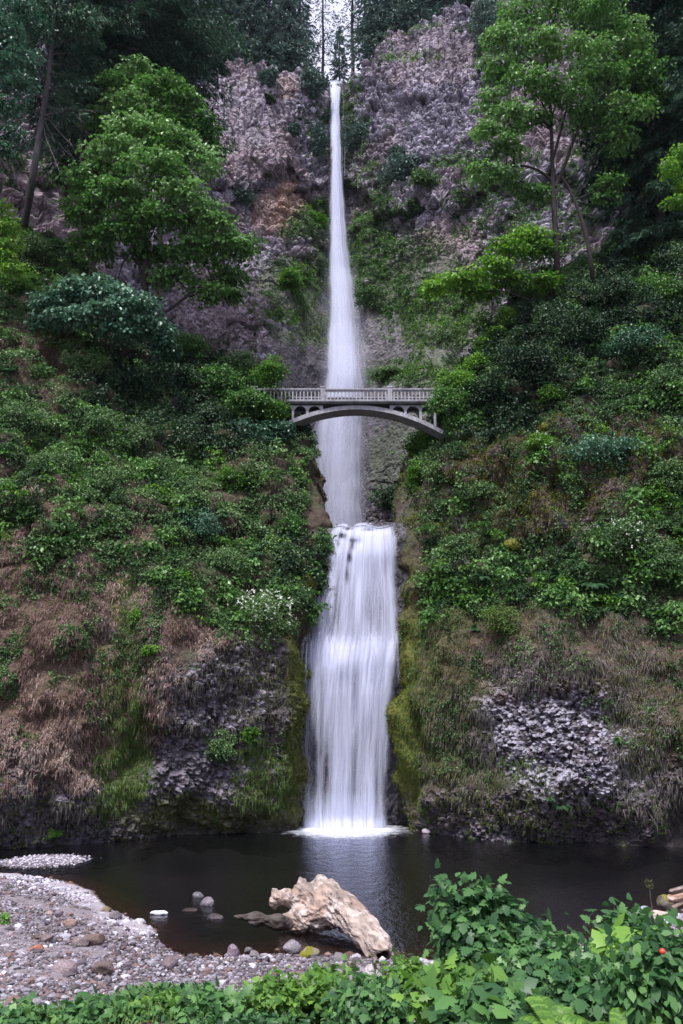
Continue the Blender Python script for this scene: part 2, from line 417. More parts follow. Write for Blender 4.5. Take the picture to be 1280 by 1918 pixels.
def left_disp(G, n, px, py):
    nzp = fbm(G, 4, 3, 9)
    knob = blobmask(px, py, [(395, 1350, 120, 160, 1), (250, 1520, 320, 70, .9), (520, 1430, 60, 150, .6), (300, 1230, 40, 40, .5), (20, 1480, 80, 120, .8)], nzp)
    G = G + n * (fbm(G, 7, 3, 5) * 1.0 + fbm(G, 2.6, 3, 8) * .75)[..., None]
    f1, f2, cid = worley(G, (.75, .9, .6), 35); g1, g2, cid2, tlt = worley(G, (.30, .30, .24), 45, tilt=True)
    d = knob * ((cid - .5) * .32 + np.clip(f2 - f1, 0, .3) * .4 + (cid2 - .5) * .22 + np.clip(g2 - g1, 0, .3) * .3 + tlt * .2)
    b1, b2, bc = worley(G, (2.6, 2.6, 2.2), 55)
    d = d + (1 - knob) * ((.6 - b1) * .7 + fbm(G, .6, 2, 4) * .12)
    q1, q2, qc, qt = worley(G * np.array([1, 1, .8]) + 1.2 * fbm(G, 4, 2, 71)[..., None], (4.6, 4.6, 3.6), 61, tilt=True)
    up_ = sstep(1130, 1000, py) * (px > -200) * (px < 1500) * .8 * np.where(px < 640, sstep(585, 500, px), sstep(760, 860, px))
    d = d + up_ * ((qc - .5) * 1.6 + qt * 1.6 + np.clip(q2 - q1, 0, .2) * 3 - .3)
    # undercut at the water
    und = sstep(1475, 1560, py)
    G = G + n * (d - und * .9)[..., None]
    col = np.broadcast_to(C_SOIL * .7, G.shape).copy()
    col = paint(col, sstep(-.2, .5, fbm(G, 2.5, 3, 14)) * .6, C_GREEN * .6)
    kc = np.array([.085, .075, .09]) * (1 + 1.3 * (cid2[..., None] - .45) + .5 * (cid[..., None] - .5))
    col = paint(col, knob, kc)
    col = paint(col, blobmask(px, py, [(400, 1300, 90, 80, .5)], nzp) * sstep(.62, .8, cid2), C_LIGHT * .9)
    col = paint(col, blobmask(px, py, [(110, 1180, 190, 230), (375, 1160, 80, 60), (20, 620, 60, 80), (80, 1400, 160, 80, .7)], nzp) * .8, C_BROWN * 1.0)
    col = paint(col, blobmask(px, py, [(548, 1400, 22, 200), (235, 1330, 34, 220, .7), (560, 1100, 40, 40), (430, 1540, 170, 40, .7)], nzp) * .8, C_MOSS * .7)
    col = paint(col, sstep(1525, 1565, py + 12 * nzp) * .75, C_DARK * .6)  # shade of the undercut painted as a dark band at the waterline
    return G, col
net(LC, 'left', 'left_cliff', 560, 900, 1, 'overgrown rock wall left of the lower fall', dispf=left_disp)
RC = [
 colm([(762, 1430, 108), (762, 1380, 108), (764, 1220, 108), (766, 1100, 108), (760, 990, 110), (768, 935, 112), (790, 880, 114), (812, 820, 116)]),
 colm([(756, 1490, 74), (758, 1400, 74), (762, 1220, 74), (762, 1100, 74), (757, 990, 78), (764, 935, 84), (786, 880, 88), (810, 818, 90)]),
 colm([(746, 1540, 64.5), (748, 1400, 64.4), (753, 1220, 64.5), (750, 1100, 66), (746, 985, 69), (758, 925, 76), (782, 868, 79), (806, 812, 81)]),
 colm([(752, 1553, None), (753, 1400, 61.4), (760, 1220, 61.6), (757, 1100, 63), (754, 990, 66), (766, 925, 72), (790, 862, 75), (812, 800, 78)]),
 colm([(790, 1556, None), (790, 1400, 59.0), (795, 1220, 59.2), (792, 1110, 61.5), (790, 985, 65), (800, 900, 69.5), (815, 835, 73), (836, 752, 77)]),
 colm([(850, 1567, None), (850, 1400, 57.0), (850, 1220, 57.0), (850, 1120, 59.5), (850, 985, 63), (850, 880, 66.5), (855, 790, 71), (868, 690, 77)]),
 colm([(920, 1573, None), (920, 1400, 55.2), (920, 1220, 55.2), (920, 1125, 57.6), (920, 985, 60.6), (920, 860, 64), (920, 740, 69.5), (920, 620, 77)]),
 colm([(1000, 1577, None), (1000, 1400, 53.8), (1000, 1225, 53.8), (1000, 1130, 56.2), (1000, 985, 59), (1000, 850, 62.4), (1000, 690, 68.5), (1000, 540, 77)]),
 colm([(1100, 1581, None), (1100, 1400, 52.8), (1100, 1225, 52.8), (1100, 1130, 55.2), (1100, 985, 57.6), (1100, 850, 61), (1100, 670, 67.5), (1100, 480, 78)]),
 colm([(1200, 1586, None), (1200, 1400, 51.8), (1200, 1225, 51.8), (1200, 1125, 54.2), (1200, 985, 56.6), (1200, 850, 60), (1200, 650, 67), (1200, 400, 79)]),
 colm([(1310, 1591, None), (1310, 1400, 50.6), (1310, 1225, 50.6), (1310, 1120, 53), (1310, 985, 55.6), (1310, 850, 59), (1310, 620, 66), (1310, 320, 79)]),
 colm([(1600, 1612, None), (1600, 1400, 46), (1600, 1225, 46), (1600, 1120, 48.6), (1600, 985, 51), (1600, 820, 55), (1600, 560, 62), (1600, 200, 76)]),
 colm([(2200, 1660, 42), (2200, 1400, 39), (2200, 1225, 39), (2200, 1120, 41), (2200, 985, 44), (2200, 820, 48), (2200, 500, 56), (2200, 0, 70)]),
]
def right_disp(G, n, px, py):
    nzp = fbm(G, 4, 3, 19)
    knob = blobmask(px, py, [(1060, 1370, 180, 140, 1), (1000, 1530, 330, 60, .9), (1180, 1460, 120, 70, .9), (1020, 890, 240, 150, .95), (850, 980, 60, 90, .8)], nzp)
    G = G + n * (fbm(G, 7, 3, 15) * 1.0 + fbm(G, 2.6, 3, 18) * .75)[..., None]
    f1, f2, cid = worley(G, (.75, .9, .9), 36); g1, g2, cid2, tlt = worley(G, (.26, .26, .2), 46, tilt=True)
    d = knob * ((cid - .5) * .32 + np.clip(f2 - f1, 0, .3) * .4 + (cid2 - .5) * .22 + np.clip(g2 - g1, 0, .3) * .3 + tlt * .2)
    b1, b2, bc = worley(G, (2.4, 2.4, 2.6), 56)
    d = d + (1 - knob) * ((.6 - b1) * .8 + fbm(G, .6, 2, 4) * .12)
    q1, q2, qc, qt = worley(G * np.array([1, 1, .8]) + 1.2 * fbm(G, 4, 2, 72)[..., None], (4.6, 4.6, 3.6), 62, tilt=True)
    up_ = sstep(1130, 1000, py) * (px > -200) * (px < 1500) * .8 * np.where(px < 640, sstep(585, 500, px), sstep(760, 860, px))
    d = d + up_ * ((qc - .5) * 1.6 + qt * 1.6 + np.clip(q2 - q1, 0, .2) * 3 - .3)
    und = sstep(1480, 1565, py)
    G = G + n * (d - und * 1.0)[..., None]
    col = np.broadcast_to(C_SOIL * .7, G.shape).copy()
    col = paint(col, sstep(-.2, .5, fbm(G, 2.5, 3, 24)) * .5, C_GREEN * .55)
    kc = np.array([.085, .07, .08]) * (1 + 1.2 * (cid2[..., None] - .45) + .5 * (cid[..., None] - .5))
    col = paint(col, knob, kc)
    lich = blobmask(px, py, [(1060, 1375, 150, 115, .9), (1190, 1430, 60, 60, .5), (960, 1300, 60, 60, .5), (900, 1560, 60, 14, .4)], nzp)
    col = paint(col, lich * sstep(.2, .75, cid2 + .3 * fbm(G, .5, 2, 77)), np.array([.30, .285, .34]))
    col = paint(col, blobmask(px, py, [(1000, 1240, 300, 60, .8), (940, 850, 130, 140, .8), (1180, 900, 120, 120, .8), (1240, 1330, 80, 120, .8)], nzp) * .7, C_BROWN * 1.1)
    col = paint(col, blobmask(px, py, [(766, 1330, 24, 240), (860, 1330, 60, 160, .25), (960, 960, 60, 60, .4), (860, 840, 20, 60, .6)], nzp) * .8, C_MOSS * .8)
    col = paint(col, sstep(1530, 1575, py + 12 * nzp) * .75, C_DARK * .6)  # undercut shade painted dark along the foot of the wall
    return G, col
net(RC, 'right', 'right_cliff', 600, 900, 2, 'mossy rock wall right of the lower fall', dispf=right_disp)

# ---- dark wet rock behind the lower fall, its lip and the basin above it
def fr(x, k=0.0):
    return [(x, 1600, 64.4), (x, 1552, 63.8), (x, 1400, 63.4), (x, 1225, 62.9), (x, 1205, 63.2), (x, 1180, 64.6), (x, 1080, 65.1), (x, 1010, 65.6), (x, 986 + k, 66.2)]
def falls_disp(G, n, px, py):
    b1, b2, bc = worley(G, (1.3, 1.3, 1.6), 75)
    G = G + n * (fbm(G, 3, 3, 65) * .35 + (.6 - b1) * .5 + fbm(G, .5, 3, 66) * .1)[..., None]
    # two rocks breaking the stream just under the lip, left of centre
    for (x, y, r, a) in ((657, 1040, 9, 1.6), (612, 1062, 12, 1.4), (640, 1000, 6, .6), (622, 1040, 6, .8)):
        m = np.exp(-(((px - x) / r) ** 2 + ((py - y) / (r * 2.4)) ** 2)); G = G + n * (a * m)[..., None]
    col = np.broadcast_to(C_DARK * 1.1, G.shape) * (1 + .8 * (bc[..., None] - .5)) 
    return G, col
FC = [fr(x, k) for x, k in ((520, 14), (570, 10), (605, 4), (640, 0), (670, 1), (700, 0), (735, -6), (760, -8), (800, -10))]
net(FC, 'fallrock', 'lower_fall_rock', 260, 560, 3, 'black wet rock face under the lower fall', dispf=falls_disp, mat='wetrock')
lip = W(np.array([520., 800.]), np.array([986., 986.]), 66.6)
zl = float(lip[0, 2])

# ---- gravel shore, bank under the camera, stream bed
shore_px = [(-200, 1615), (-20, 1632), (60, 1640), (120, 1652), (165, 1668), (200, 1702), (262, 1728), (292, 1748), (300, 1772), (345, 1793), (420, 1793),
            (520, 1788), (640, 1792), (720, 1800), (820, 1800), (960, 1788), (1100, 1770), (1180, 1735), (1280, 1700), (1450, 1660)]
SH = np.array([P(x, y, 0)[:2] for x, y in shore_px]); SH = SH[np.argsort(SH[:, 0])]
SH = np.concatenate([[[-90, 45]], SH, [[90, 40]]])
def ground_z(X, Y):
    d = np.interp(X, SH[:, 0], SH[:, 1]) - Y
    z = np.where(d > 0, .075 * np.minimum(d, 12) ** .9, np.maximum(-2.6, .14 * d))
    bank = sstep(19.0, 8.0, Y + .7 * np.sin(X * .5) + .5 * np.sin(X * 1.3 + 1))
    return z * (1 - bank) + bank * (4.1 + .15 * np.tanh(X / 3)) + np.where(Y < 3, (3 - Y) * .06, 0)
xs = np.concatenate([np.linspace(-120, -32, 30, endpoint=False), np.linspace(-32, 32, 420, endpoint=False), np.linspace(32, 120, 30)])
ys = np.concatenate([np.linspace(-60, 4, 24, endpoint=False), np.linspace(4, 46, 360, endpoint=False), np.linspace(46, 72, 50)])
GX, GY = np.meshgrid(xs, ys)
GZ = ground_z(GX, GY)
G = np.stack([GX, GY, GZ], -1)
G[..., 2] += fbm(G, 1.6, 4, 81) * .07 * sstep(-3, 0, GZ) + fbm(G, .35, 2, 82) * .03
dsh = np.interp(GX, SH[:, 0], SH[:, 1]) - GY
col = np.broadcast_to(np.array([.20, .17, .19]), G.shape).copy()
col = paint(col, sstep(3.5, .5, dsh + 1.2 * fbm(G, 2, 2, 83)) * sstep(-.05, .15, dsh) * .6, (.38, .35, .39))
col = paint(col, sstep(18.5, 15, GY + fbm(G, 2, 2, 84)), C_SOIL)
col = paint(col, sstep(.1, -.3, dsh), (.070, .042, .028))
col = paint(col, sstep(-.3, -7, dsh), (.006, .007, .007))  # deep bed near black: light lost with water depth put into the colour
store('shore', G, GX, GY)
gr = mesh_np('ground', G.reshape(-1, 3), grid_faces(*GX.shape), M['beach'], smooth=True, attrs={'col': col.reshape(-1, 3)})
tag(gr, 'gravel shore and bank in front of the pool', 'ground', kind='structure')
# small flat gravel bar at the left edge of the pool
def bar():
    c = P(84, 1612, 0); a = np.linspace(0, 2 * np.pi, 60, endpoint=False); r = np.linspace(0, 1, 16)
    e = P(166, 1606, 0) - P(4, 1618, 0); L_ = np.linalg.norm(e) / 2; e /= np.linalg.norm(e)
    f = np.array([-e[1], e[0], 0])
    V = np.array([[c + e * math.cos(t) * L_ * q + f * math.sin(t) * 2.1 * q for t in a] for q in r])
    V[..., 2] = .13 * (1 - r[:, None] ** 2) - .03 + .03 * fbm(V, .5, 3, 88)
    F = grid_faces(16, 60).tolist(); F += [(i * 60 + 59, i * 60, (i + 1) * 60, (i + 1) * 60 + 59) for i in range(15)]
    o = mesh_np('gravel_bar', V.reshape(-1, 3), np.array(F), M['beach'], smooth=True, attrs={'col': np.broadcast_to([.20, .17, .19], (960, 3))})
    tag(o, 'low gravel bar lying in the water at the left edge of the pool', 'gravel', kind='structure')
    return V
BAR = bar()

# ---- pool water
def water_mat():
    m, t, o = new_mat('pool_water'); L = t.links.new
    tc = N(t, 'ShaderNodeTexCoord'); mp = N(t, 'ShaderNodeMapping'); mp.inputs['Scale'].default_value = (1, .55, 1)
    L(tc.outputs['Object'], mp.inputs[0])
    n1 = N(t, 'ShaderNodeTexNoise', Scale=1.6, Detail=5.0, Roughness=.6); n2 = N(t, 'ShaderNodeTexNoise', Scale=6.0, Detail=3.0)
    L(mp.outputs[0], n1.inputs['Vector']); L(mp.outputs[0], n2.inputs['Vector'])
    a = N(t, 'ShaderNodeMath', _operation='MULTIPLY_ADD'); a.inputs[1].default_value = .3
    L(n2.outputs['Fac'], a.inputs[0]); L(n1.outputs['Fac'], a.inputs[2])
    bp = N(t, 'ShaderNodeBump', Strength=.4, Distance=.14); L(a.outputs[0], bp.inputs['Height'])
    gl = N(t, 'ShaderNodeBsdfGlossy', Roughness=.16); gl.inputs['Color'].default_value = (.9, .92, 1, 1)
    tr = N(t, 'ShaderNodeBsdfTransparent'); tr.inputs['Color'].default_value = (.46, .38, .34, 1)
    fr_ = N(t, 'ShaderNodeFresnel', IOR=1.33); L(bp.outputs[0], fr_.inputs['Normal']); L(bp.outputs[0], gl.inputs['Normal'])
    mx = N(t, 'ShaderNodeMixShader'); L(fr_.outputs[0], mx.inputs[0]); L(tr.outputs[0], mx.inputs[1]); L(gl.outputs[0], mx.inputs[2])
    L(mx.outputs[0], o.inputs[0]); return m
M['water'] = water_mat()
wx = np.linspace(-70, 70, 60); wy = np.linspace(16, 72, 40); WX, WY = np.meshgrid(wx, wy)
o = mesh_np('water', np.stack([WX, WY, 0 * WX], -1).reshape(-1, 3), grid_faces(*WX.shape), M['water'], smooth=True)
tag(o, 'dark still plunge pool', 'water', kind='structure')
bx = np.linspace(-12, 18, 20); by = np.linspace(66.8, 112, 30); BX, BY = np.meshgrid(bx, by)
o = mesh_np('basin_water', np.stack([BX, BY, zl - .25 + 0 * BX], -1).reshape(-1, 3), grid_faces(*BX.shape), M['water'], smooth=True)
tag(o, 'shallow basin between the two falls', 'water', kind='structure')
# ============================================================ WATERFALLS
def fall_mat(name, su, sv, gain=1.9, seed=0.0):
    m, t, o = new_mat(name); L = t.links.new
    uv = N(t, 'ShaderNodeUVMap', _uv_map='UVMap'); at = N(t, 'ShaderNodeAttribute', _attribute_name='dens')
    sx = []
    for a, b, d in ((su, sv, 3.0), (su * 4.5, sv * 1.6, 3.0)):
        mp = N(t, 'ShaderNodeMapping'); mp.inputs['Scale'].default_value = (a, b, 1); mp.inputs['Location'].default_value = (seed, seed * 1.7, seed)
        L(uv.outputs[0], mp.inputs[0])
        nz = N(t, 'ShaderNodeTexNoise', Scale=1.0, Detail=d, Roughness=.6); L(mp.outputs[0], nz.inputs['Vector']); sx.append(nz)
    a = N(t, 'ShaderNodeMath', _operation='MULTIPLY_ADD'); a.inputs[1].default_value = .4
    L(sx[1].outputs['Fac'], a.inputs[0]); L(sx[0].outputs['Fac'], a.inputs[2])       # ~0.7 mean
    s = N(t, 'ShaderNodeMath', _operation='ADD'); L(a.outputs[0], s.inputs[0]); L(at.outputs['Fac'], s.inputs[1])
    b = N(t, 'ShaderNodeMath', _operation='MULTIPLY_ADD'); b.inputs[1].default_value = gain * 1.6; b.inputs[2].default_value = -1.12 * gain * 1.6; b.use_clamp = True
    L(s.outputs[0], b.inputs[0])
    e = N(t, 'ShaderNodeMath', _operation='MULTIPLY'); 
    ed = N(t, 'ShaderNodeAttribute', _attribute_name='edge'); L(b.outputs[0], e.inputs[0]); L(ed.outputs['Fac'], e.inputs[1])
    df = N(t, 'ShaderNodeBsdfDiffuse'); df.inputs[0].default_value = (.74, .765, .93, 1)
    tl = N(t, 'ShaderNodeBsdfTranslucent'); tl.inputs[0].default_value = (.72, .74, .90, 1)
    m1 = N(t, 'ShaderNodeMixShader'); m1.inputs[0].default_value = .38; L(df.outputs[0], m1.inputs[1]); L(tl.outputs[0], m1.inputs[2])
    bp = N(t, 'ShaderNodeBump', Strength=.8, Distance=.35); L(a.outputs[0], bp.inputs['Height'])
    L(bp.outputs[0], df.inputs['Normal'])
    tp = N(t, 'ShaderNodeBsdfTransparent'); mx = N(t, 'ShaderNodeMixShader')
    L(e.outputs[0], mx.inputs[0]); L(tp.outputs[0], mx.inputs[1]); L(m1.outputs[0], mx.inputs[2]); L(mx.outputs[0], o.inputs[0])
    return m
def fall_sheet(acc, ys, xl, xr, yd, nu, nv, off, wid, bulge, seed, edge_k, dens, densf=None, alpha=1.0, lip_=0):
    py = np.linspace(ys[0], ys[-1], nv); L_ = np.interp(py, ys, xl); R_ = np.interp(py, ys, xr); D = np.interp(py, ys, yd)
    # smooth the profile
    k = np.ones(9) / 9
    for a in (L_, R_, D): a[4:-4] = np.convolve(a, k, 'valid')
    c = (L_ + R_) / 2; h = (R_ - L_) / 2 * wid
    u = np.linspace(-1, 1, nu)
    h = h * (1 + (.05 if edge_k < 3 else .012) * np.sin(py * .05 + seed) + (.03 if edge_k < 3 else .008) * np.sin(py * .13 + seed * 2))
    px = c[:, None] + h[:, None] * u; PY = np.broadcast_to(py[:, None], px.shape)
    m = mpp(px, PY, D[:, None])
    Y = D[:, None] - off - bulge * h[:, None] * m * (1 - u ** 2)
    Q = np.stack([u * 3 + 0 * PY, PY * .012, 0 * px + seed], -1)
    Y = Y - .16 * fbm(Q * np.array([3.0, .10, 1]), 1, 3, int(seed) + 3)
    ejit = .08 * fbm(np.stack([PY * .012, 0 * px + np.sign(u) * 5 + seed, 0 * px], -1), 1, 4, 7)
    PY = PY + (lip_ * (fbm(np.stack([u * 3.1, 0 * u + seed * .1, 0 * u], -1), 1, 4, 9)[None] - .3) * np.exp(-(PY - ys[0]) / 14)) if lip_ else PY
    G = W(px, PY, Y)
    e = np.clip((1 - np.abs(u) + (ejit if edge_k > 3 else 0) - (.05 if edge_k > 3 else 0)) * edge_k, 0, 1); e = e * e * (3 - 2 * e)
    e = np.broadcast_to(e, px.shape) * alpha
    vfade = sstep(0, .006, np.linspace(0, 1, nv))[:, None]
    dn = np.interp(py, ys, dens)[:, None] + 0 * px
    if densf is not None: dn = dn + densf(px, PY)
    dist = np.concatenate([[0], np.cumsum(np.linalg.norm(np.diff(G[:, nu // 2], axis=0), axis=1))])
    uvu = u[None, :] * h[:, None] * m + seed * 7; uvv = dist[:, None] + 0 * px + seed * 3
    # streaks follow the flow: u stays proportional to the sheet, in metres at mid height
    hm = float(np.mean(h[:, None] * m)); uvu = np.broadcast_to(u * hm + seed * 7, px.shape)
    acc.append((G.reshape(-1, 3), grid_faces(nv, nu), (e * vfade).ravel(), dn.ravel(), np.stack([uvu, uvv], -1).reshape(-1, 2)))
def ribbon(acc, pts, wpx, seed, dens=.75):
    pts = catmull(np.array(pts, float), 40); py = pts[:, 1]
    u = np.linspace(-1, 1, 7); px = pts[:, :1] + u * wpx * (.5 + .8 * np.linspace(0, 1, 40))[:, None]
    PY = np.broadcast_to(py[:, None], px.shape); G = W(px, PY, pts[:, 2:3] + 0 * px)
    e = np.broadcast_to(1 - np.abs(u), px.shape)
    acc.append((G.reshape(-1, 3), grid_faces(40, 7), e.ravel(), np.full(px.size, dens), np.stack([u * .3 + 0 * px + seed, PY * .05], -1).reshape(-1, 2)))
def fall_build(acc, name, mat, label):
    off = 0; Vs, Fs, E, D, U = [], [], [], [], []
    for v, f, e, d, u in acc:
        Vs.append(v); Fs.append(f + off); off += len(v); E.append(e); D.append(d); U.append(u)
    o = mesh_np(name, np.concatenate(Vs), np.concatenate(Fs), mat, smooth=True, attrs={'edge': np.concatenate(E), 'dens': np.concatenate(D)}, uv=np.concatenate(U))
    return tag(o, label, 'waterfall', kind='structure')
# upper fall: wall depth behind it, minus the free-fall gap
UY = [150, 158, 168, 200, 300, 400, 500, 600, 700, 760, 800, 880, 960, 1040]
UD = [138, 135.0, 132.0, 129.5, 126.2, 124.6, 122.6, 119.0, 113.6, 112.2, 111.6, 110.2, 108.8, 107.6]
UL = [615, 615, 616, 618, 618, 617, 615, 614, 607, 596, 584, 578, 582, 588]
UR = [643, 642, 640, 638, 641, 648, 659, 673, 688, 693, 692, 690, 690, 690]
acc = []
fall_sheet(acc, UY, UL, UR, UD, 41, 420, 0.0, 1.0, .8, 1, 2.6, [.9, .95, 1, 1.05, 1.05, 1, .9, .8, .75, .75, .76, .74, .7, .65])
core = ([a + 3 for a in UL], [b - (b - a) * .33 for a, b in zip(UL, UR)])
fall_sheet(acc, UY, core[0], core[1], UD, 31, 420, .6, 1.0, .8, 2, 2.2, [1.1, 1.1, 1.2, 1.2, 1.2, 1.15, 1.1, .98, .88, .82, .8, .78, .74, .7])
fall_sheet(acc, UY, UL, UR, UD, 31, 300, 1.6, .8, .8, 3, 1.5, [.6, .6, .7, .75, .75, .75, .75, .75, .75, .75, .7, .7, .7, .7], alpha=.7)
# drifting spray, wider and thinner towards the foot
fall_sheet(acc, UY[4:], [614, 608, 602, 600, 592, 586, 580, 578, 580, 580], [642, 656, 676, 694, 706, 712, 712, 708, 706, 706], [d - 1.2 for d in UD[4:]], 41, 260, .4, 1.0, .5, 4, 1.1,
           [.55, .6, .65, .7, .75, .8, .8, .8, .8, .75], alpha=.5)
fall_sheet(acc, UY[6:], [598, 596, 590, 584, 580, 578, 578, 580], [680, 702, 718, 722, 716, 712, 708, 706], [d - 3 for d in UD[6:]], 31, 200, .4, 1.0, .5, 5, 1.0,
           [.7, .75, .8, .85, .85, .85, .85, .8], alpha=.3)
# side streams at the lip and thin strands on the rock below the bridge
for x, w_ in ((650, 1.2), (645, 1.6), (612, 1.0)):
    ribbon(acc, [(x - 4 if x > 630 else x + 3, 156, 133), (x - 1, 190, 130.4), (x - 3, 240, 128), (x - 4, 330, 126)], w_, x, .45)
ribbon(acc, [(600, 772, 111), (590, 805, 110), (584, 840, 109.5), (581, 930, 108)], 3.0, 3, .75)
ribbon(acc, [(612, 782, 110.5), (603, 815, 110), (590, 850, 109), (588, 960, 107.5)], 3.6, 5, .7)
ribbon(acc, [(583, 780, 111), (574, 810, 110.6), (566, 850, 110.2), (560, 870, 110)], 1.8, 7, .8)
ribbon(acc, [(686, 820, 110), (690, 850, 109.6), (688, 900, 109), (692, 960, 108)], 2.2, 9, .5)
ribbon(acc, [(668, 640, 113), (680, 660, 112.6), (660, 690, 112), (646, 720, 111.4)], 1.4, 11, .6)
M['fall_far'] = fall_mat('long_falling_water', .9, .035, .85)
fall_build(acc, 'upper_waterfall', M['fall_far'], 'tall thin veil of water dropping behind the bridge')
# lower fall, two steps
LY = [982, 985, 996, 1012, 1040, 1080, 1140, 1185, 1200, 1212, 1240, 1300, 1400, 1480, 1558]
LD = [68.5, 66.2, 65.0, 64.6, 64.2, 63.9, 63.4, 63.05, 62.9, 62.75, 62.5, 62.2, 62.05, 62.0, 62.0]
LL = [622, 618, 613, 607, 599, 592, 582, 574, 570, 567, 565, 564, 561, 559, 557]
LR = [736, 737, 739, 741, 744, 747, 751, 754, 755, 753, 749, 743, 737, 734, 736]
def dens1(px, py):
    d = 0
    for (x, y, rx, ry, a) in ((661, 1022, 5, 9, -.30), (655, 1044, 5, 10, -.30), (634, 1018, 4, 7, -.25), (690, 992, 12, 4, -.3), (650, 990, 8, 4, -.3), (607, 1068, 9, 22, -.6), (640, 1003, 9, 7, -.4), (650, 1078, 4, 14, -.2), (666, 1012, 12, 5, -.3), (600, 1095, 7, 26, -.7), (620, 1030, 6, 8, -.4),
                              (700, 1150, 30, 30, -.06), (630, 1150, 10, 50, -.16), (700, 1020, 35, 20, .2), (640, 1230, 34, 24, .35), (600, 1230, 24, 30, .35),
                              (700, 1215, 12, 22, .3), (735, 1225, 8, 26, .3), (650, 1400, 30, 120, .1), (585, 1180, 10, 30, -.25), (736, 1170, 10, 60, .05), (620, 1110, 8, 40, .2), (672, 1120, 8, 60, .2), (724, 1110, 8, 60, .15), (602, 1150, 7, 50, .15), (690, 1290, 10, 50, .2), (726, 1300, 7, 50, .2), (616, 1300, 10, 60, .15), (640, 1480, 12, 70, .12), (690, 1470, 12, 80, .1), (612, 1460, 8, 60, -.12), (662, 1440, 8, 80, -.14),
                              (590, 1400, 16, 120, -.12), (668, 1260, 8, 60, -.12), (715, 1330, 12, 70, .12), (650, 1545, 80, 12, .4)):
        d = d + a * np.exp(-(((px - x) / rx) ** 2 + ((py - y) / ry) ** 2))
    return d
LDn = [.72, .78, .82, .80, .78, .73, .69, .68, .71, .76, .80, .74, .67, .66, .86]
acc = []
fall_sheet(acc, LY, LL, LR, LD, 141, 420, .15, 1.02, .02, 1, 6, LDn, dens1, lip_=7)
fall_sheet(acc, LY, LL, LR, LD, 111, 420, .5, .97, .03, 2, 4.5, [d - .04 for d in LDn], dens1, lip_=7)
fall_sheet(acc, LY, LL, LR, LD, 91, 320, .95, .9, .04, 3, 3.5, [d - .14 for d in LDn], dens1, lip_=7)
# splashes thrown out where the first step lands
for i in range(26):
    x = rng.uniform(578, 742); y = 1205 + rng.uniform(-8, 12) + (8 if x < 600 else 0); s = (x - 650) / 90
    hh = rng.uniform(8, 26); dx = s * 10 + rng.normal() * 6
    ribbon(acc, [(x, y, 61.9), (x + dx * .5, y - hh, 61.3), (x + dx, y - hh * .3, 60.9), (x + dx * 1.3, y + 60 + hh, 61.1)], rng.uniform(1.2, 3.2), 20 + i, .62)
for i in range(14):
    x = rng.choice([582, 586, 591, 604, 612, 622, 632, 668]) + rng.normal() * 2; y0 = 1000 + rng.uniform(0, 60)
    ribbon(acc, [(x + 12, y0, 65.2), (x + 3, y0 + 25, 64.2), (x - 3, y0 + 90, 63.6), (x - 7, 1200, 62.6)], rng.uniform(.8, 1.8), 60 + i, .7)
M['fall_near'] = fall_mat('near_falling_water', 2.1, .10, .95)
fall_build(acc, 'lower_waterfall', M['fall_near'], 'broad silky lower fall dropping in two steps into the pool')
# foam spreading on the pool where the water lands
def foam():
    m, t, o = new_mat('foam'); L = t.links.new
    tc = N(t, 'ShaderNodeTexCoord'); nz = N(t, 'ShaderNodeTexNoise', Scale=1.6, Detail=8.0, Roughness=.7); L(tc.outputs['Object'], nz.inputs['Vector'])
    at = N(t, 'ShaderNodeAttribute', _attribute_name='dens')
    s = N(t, 'ShaderNodeMath', _operation='ADD'); L(nz.outputs['Fac'], s.inputs[0]); L(at.outputs['Fac'], s.inputs[1])
    b = N(t, 'ShaderNodeMath', _operation='MULTIPLY_ADD'); b.inputs[1].default_value = 1.5; b.inputs[2].default_value = -1.05; b.use_clamp = True; L(s.outputs[0], b.inputs[0])
    df = N(t, 'ShaderNodeBsdfDiffuse'); df.inputs[0].default_value = (.8, .83, .93, 1); tp = N(t, 'ShaderNodeBsdfTransparent')
    mx = N(t, 'ShaderNodeMixShader'); L(b.outputs[0], mx.inputs[0]); L(tp.outputs[0], mx.inputs[1]); L(df.outputs[0], mx.inputs[2]); L(mx.outputs[0], o.inputs[0])
    c = P(648, 1560, 0); nr, na = 30, 90; r = np.linspace(0, 1, nr)[:, None]; a = np.linspace(0, 2 * np.pi, na)[None]
    X = c[0] + 8 * r * np.cos(a); Y = c[1] - 2.2 + 7.5 * r * np.sin(a)
    hgt = .06 * np.exp(-((X - c[0]) / 3.1) ** 4) * np.exp(-((Y - 61.6) / 1.3) ** 2)
    G = np.stack([X, Y, .012 + hgt * (1 + .5 * fbm(np.stack([X, Y, 0 * X], -1), .5, 3, 5))], -1)
    d = np.exp(-((X - c[0]) / 4.4) ** 2) * np.exp(-((Y - 61.8) / np.where(Y < 61.8, 5.2, 3)) ** 2) * 1.12 - .2 * r
    o = mesh_np('foam', G.reshape(-1, 3), grid_faces(nr, na), m, smooth=True, attrs={'dens': d.ravel()})
    tag(o, 'white foam where the lower fall meets the pool', 'water', kind='structure')
foam()

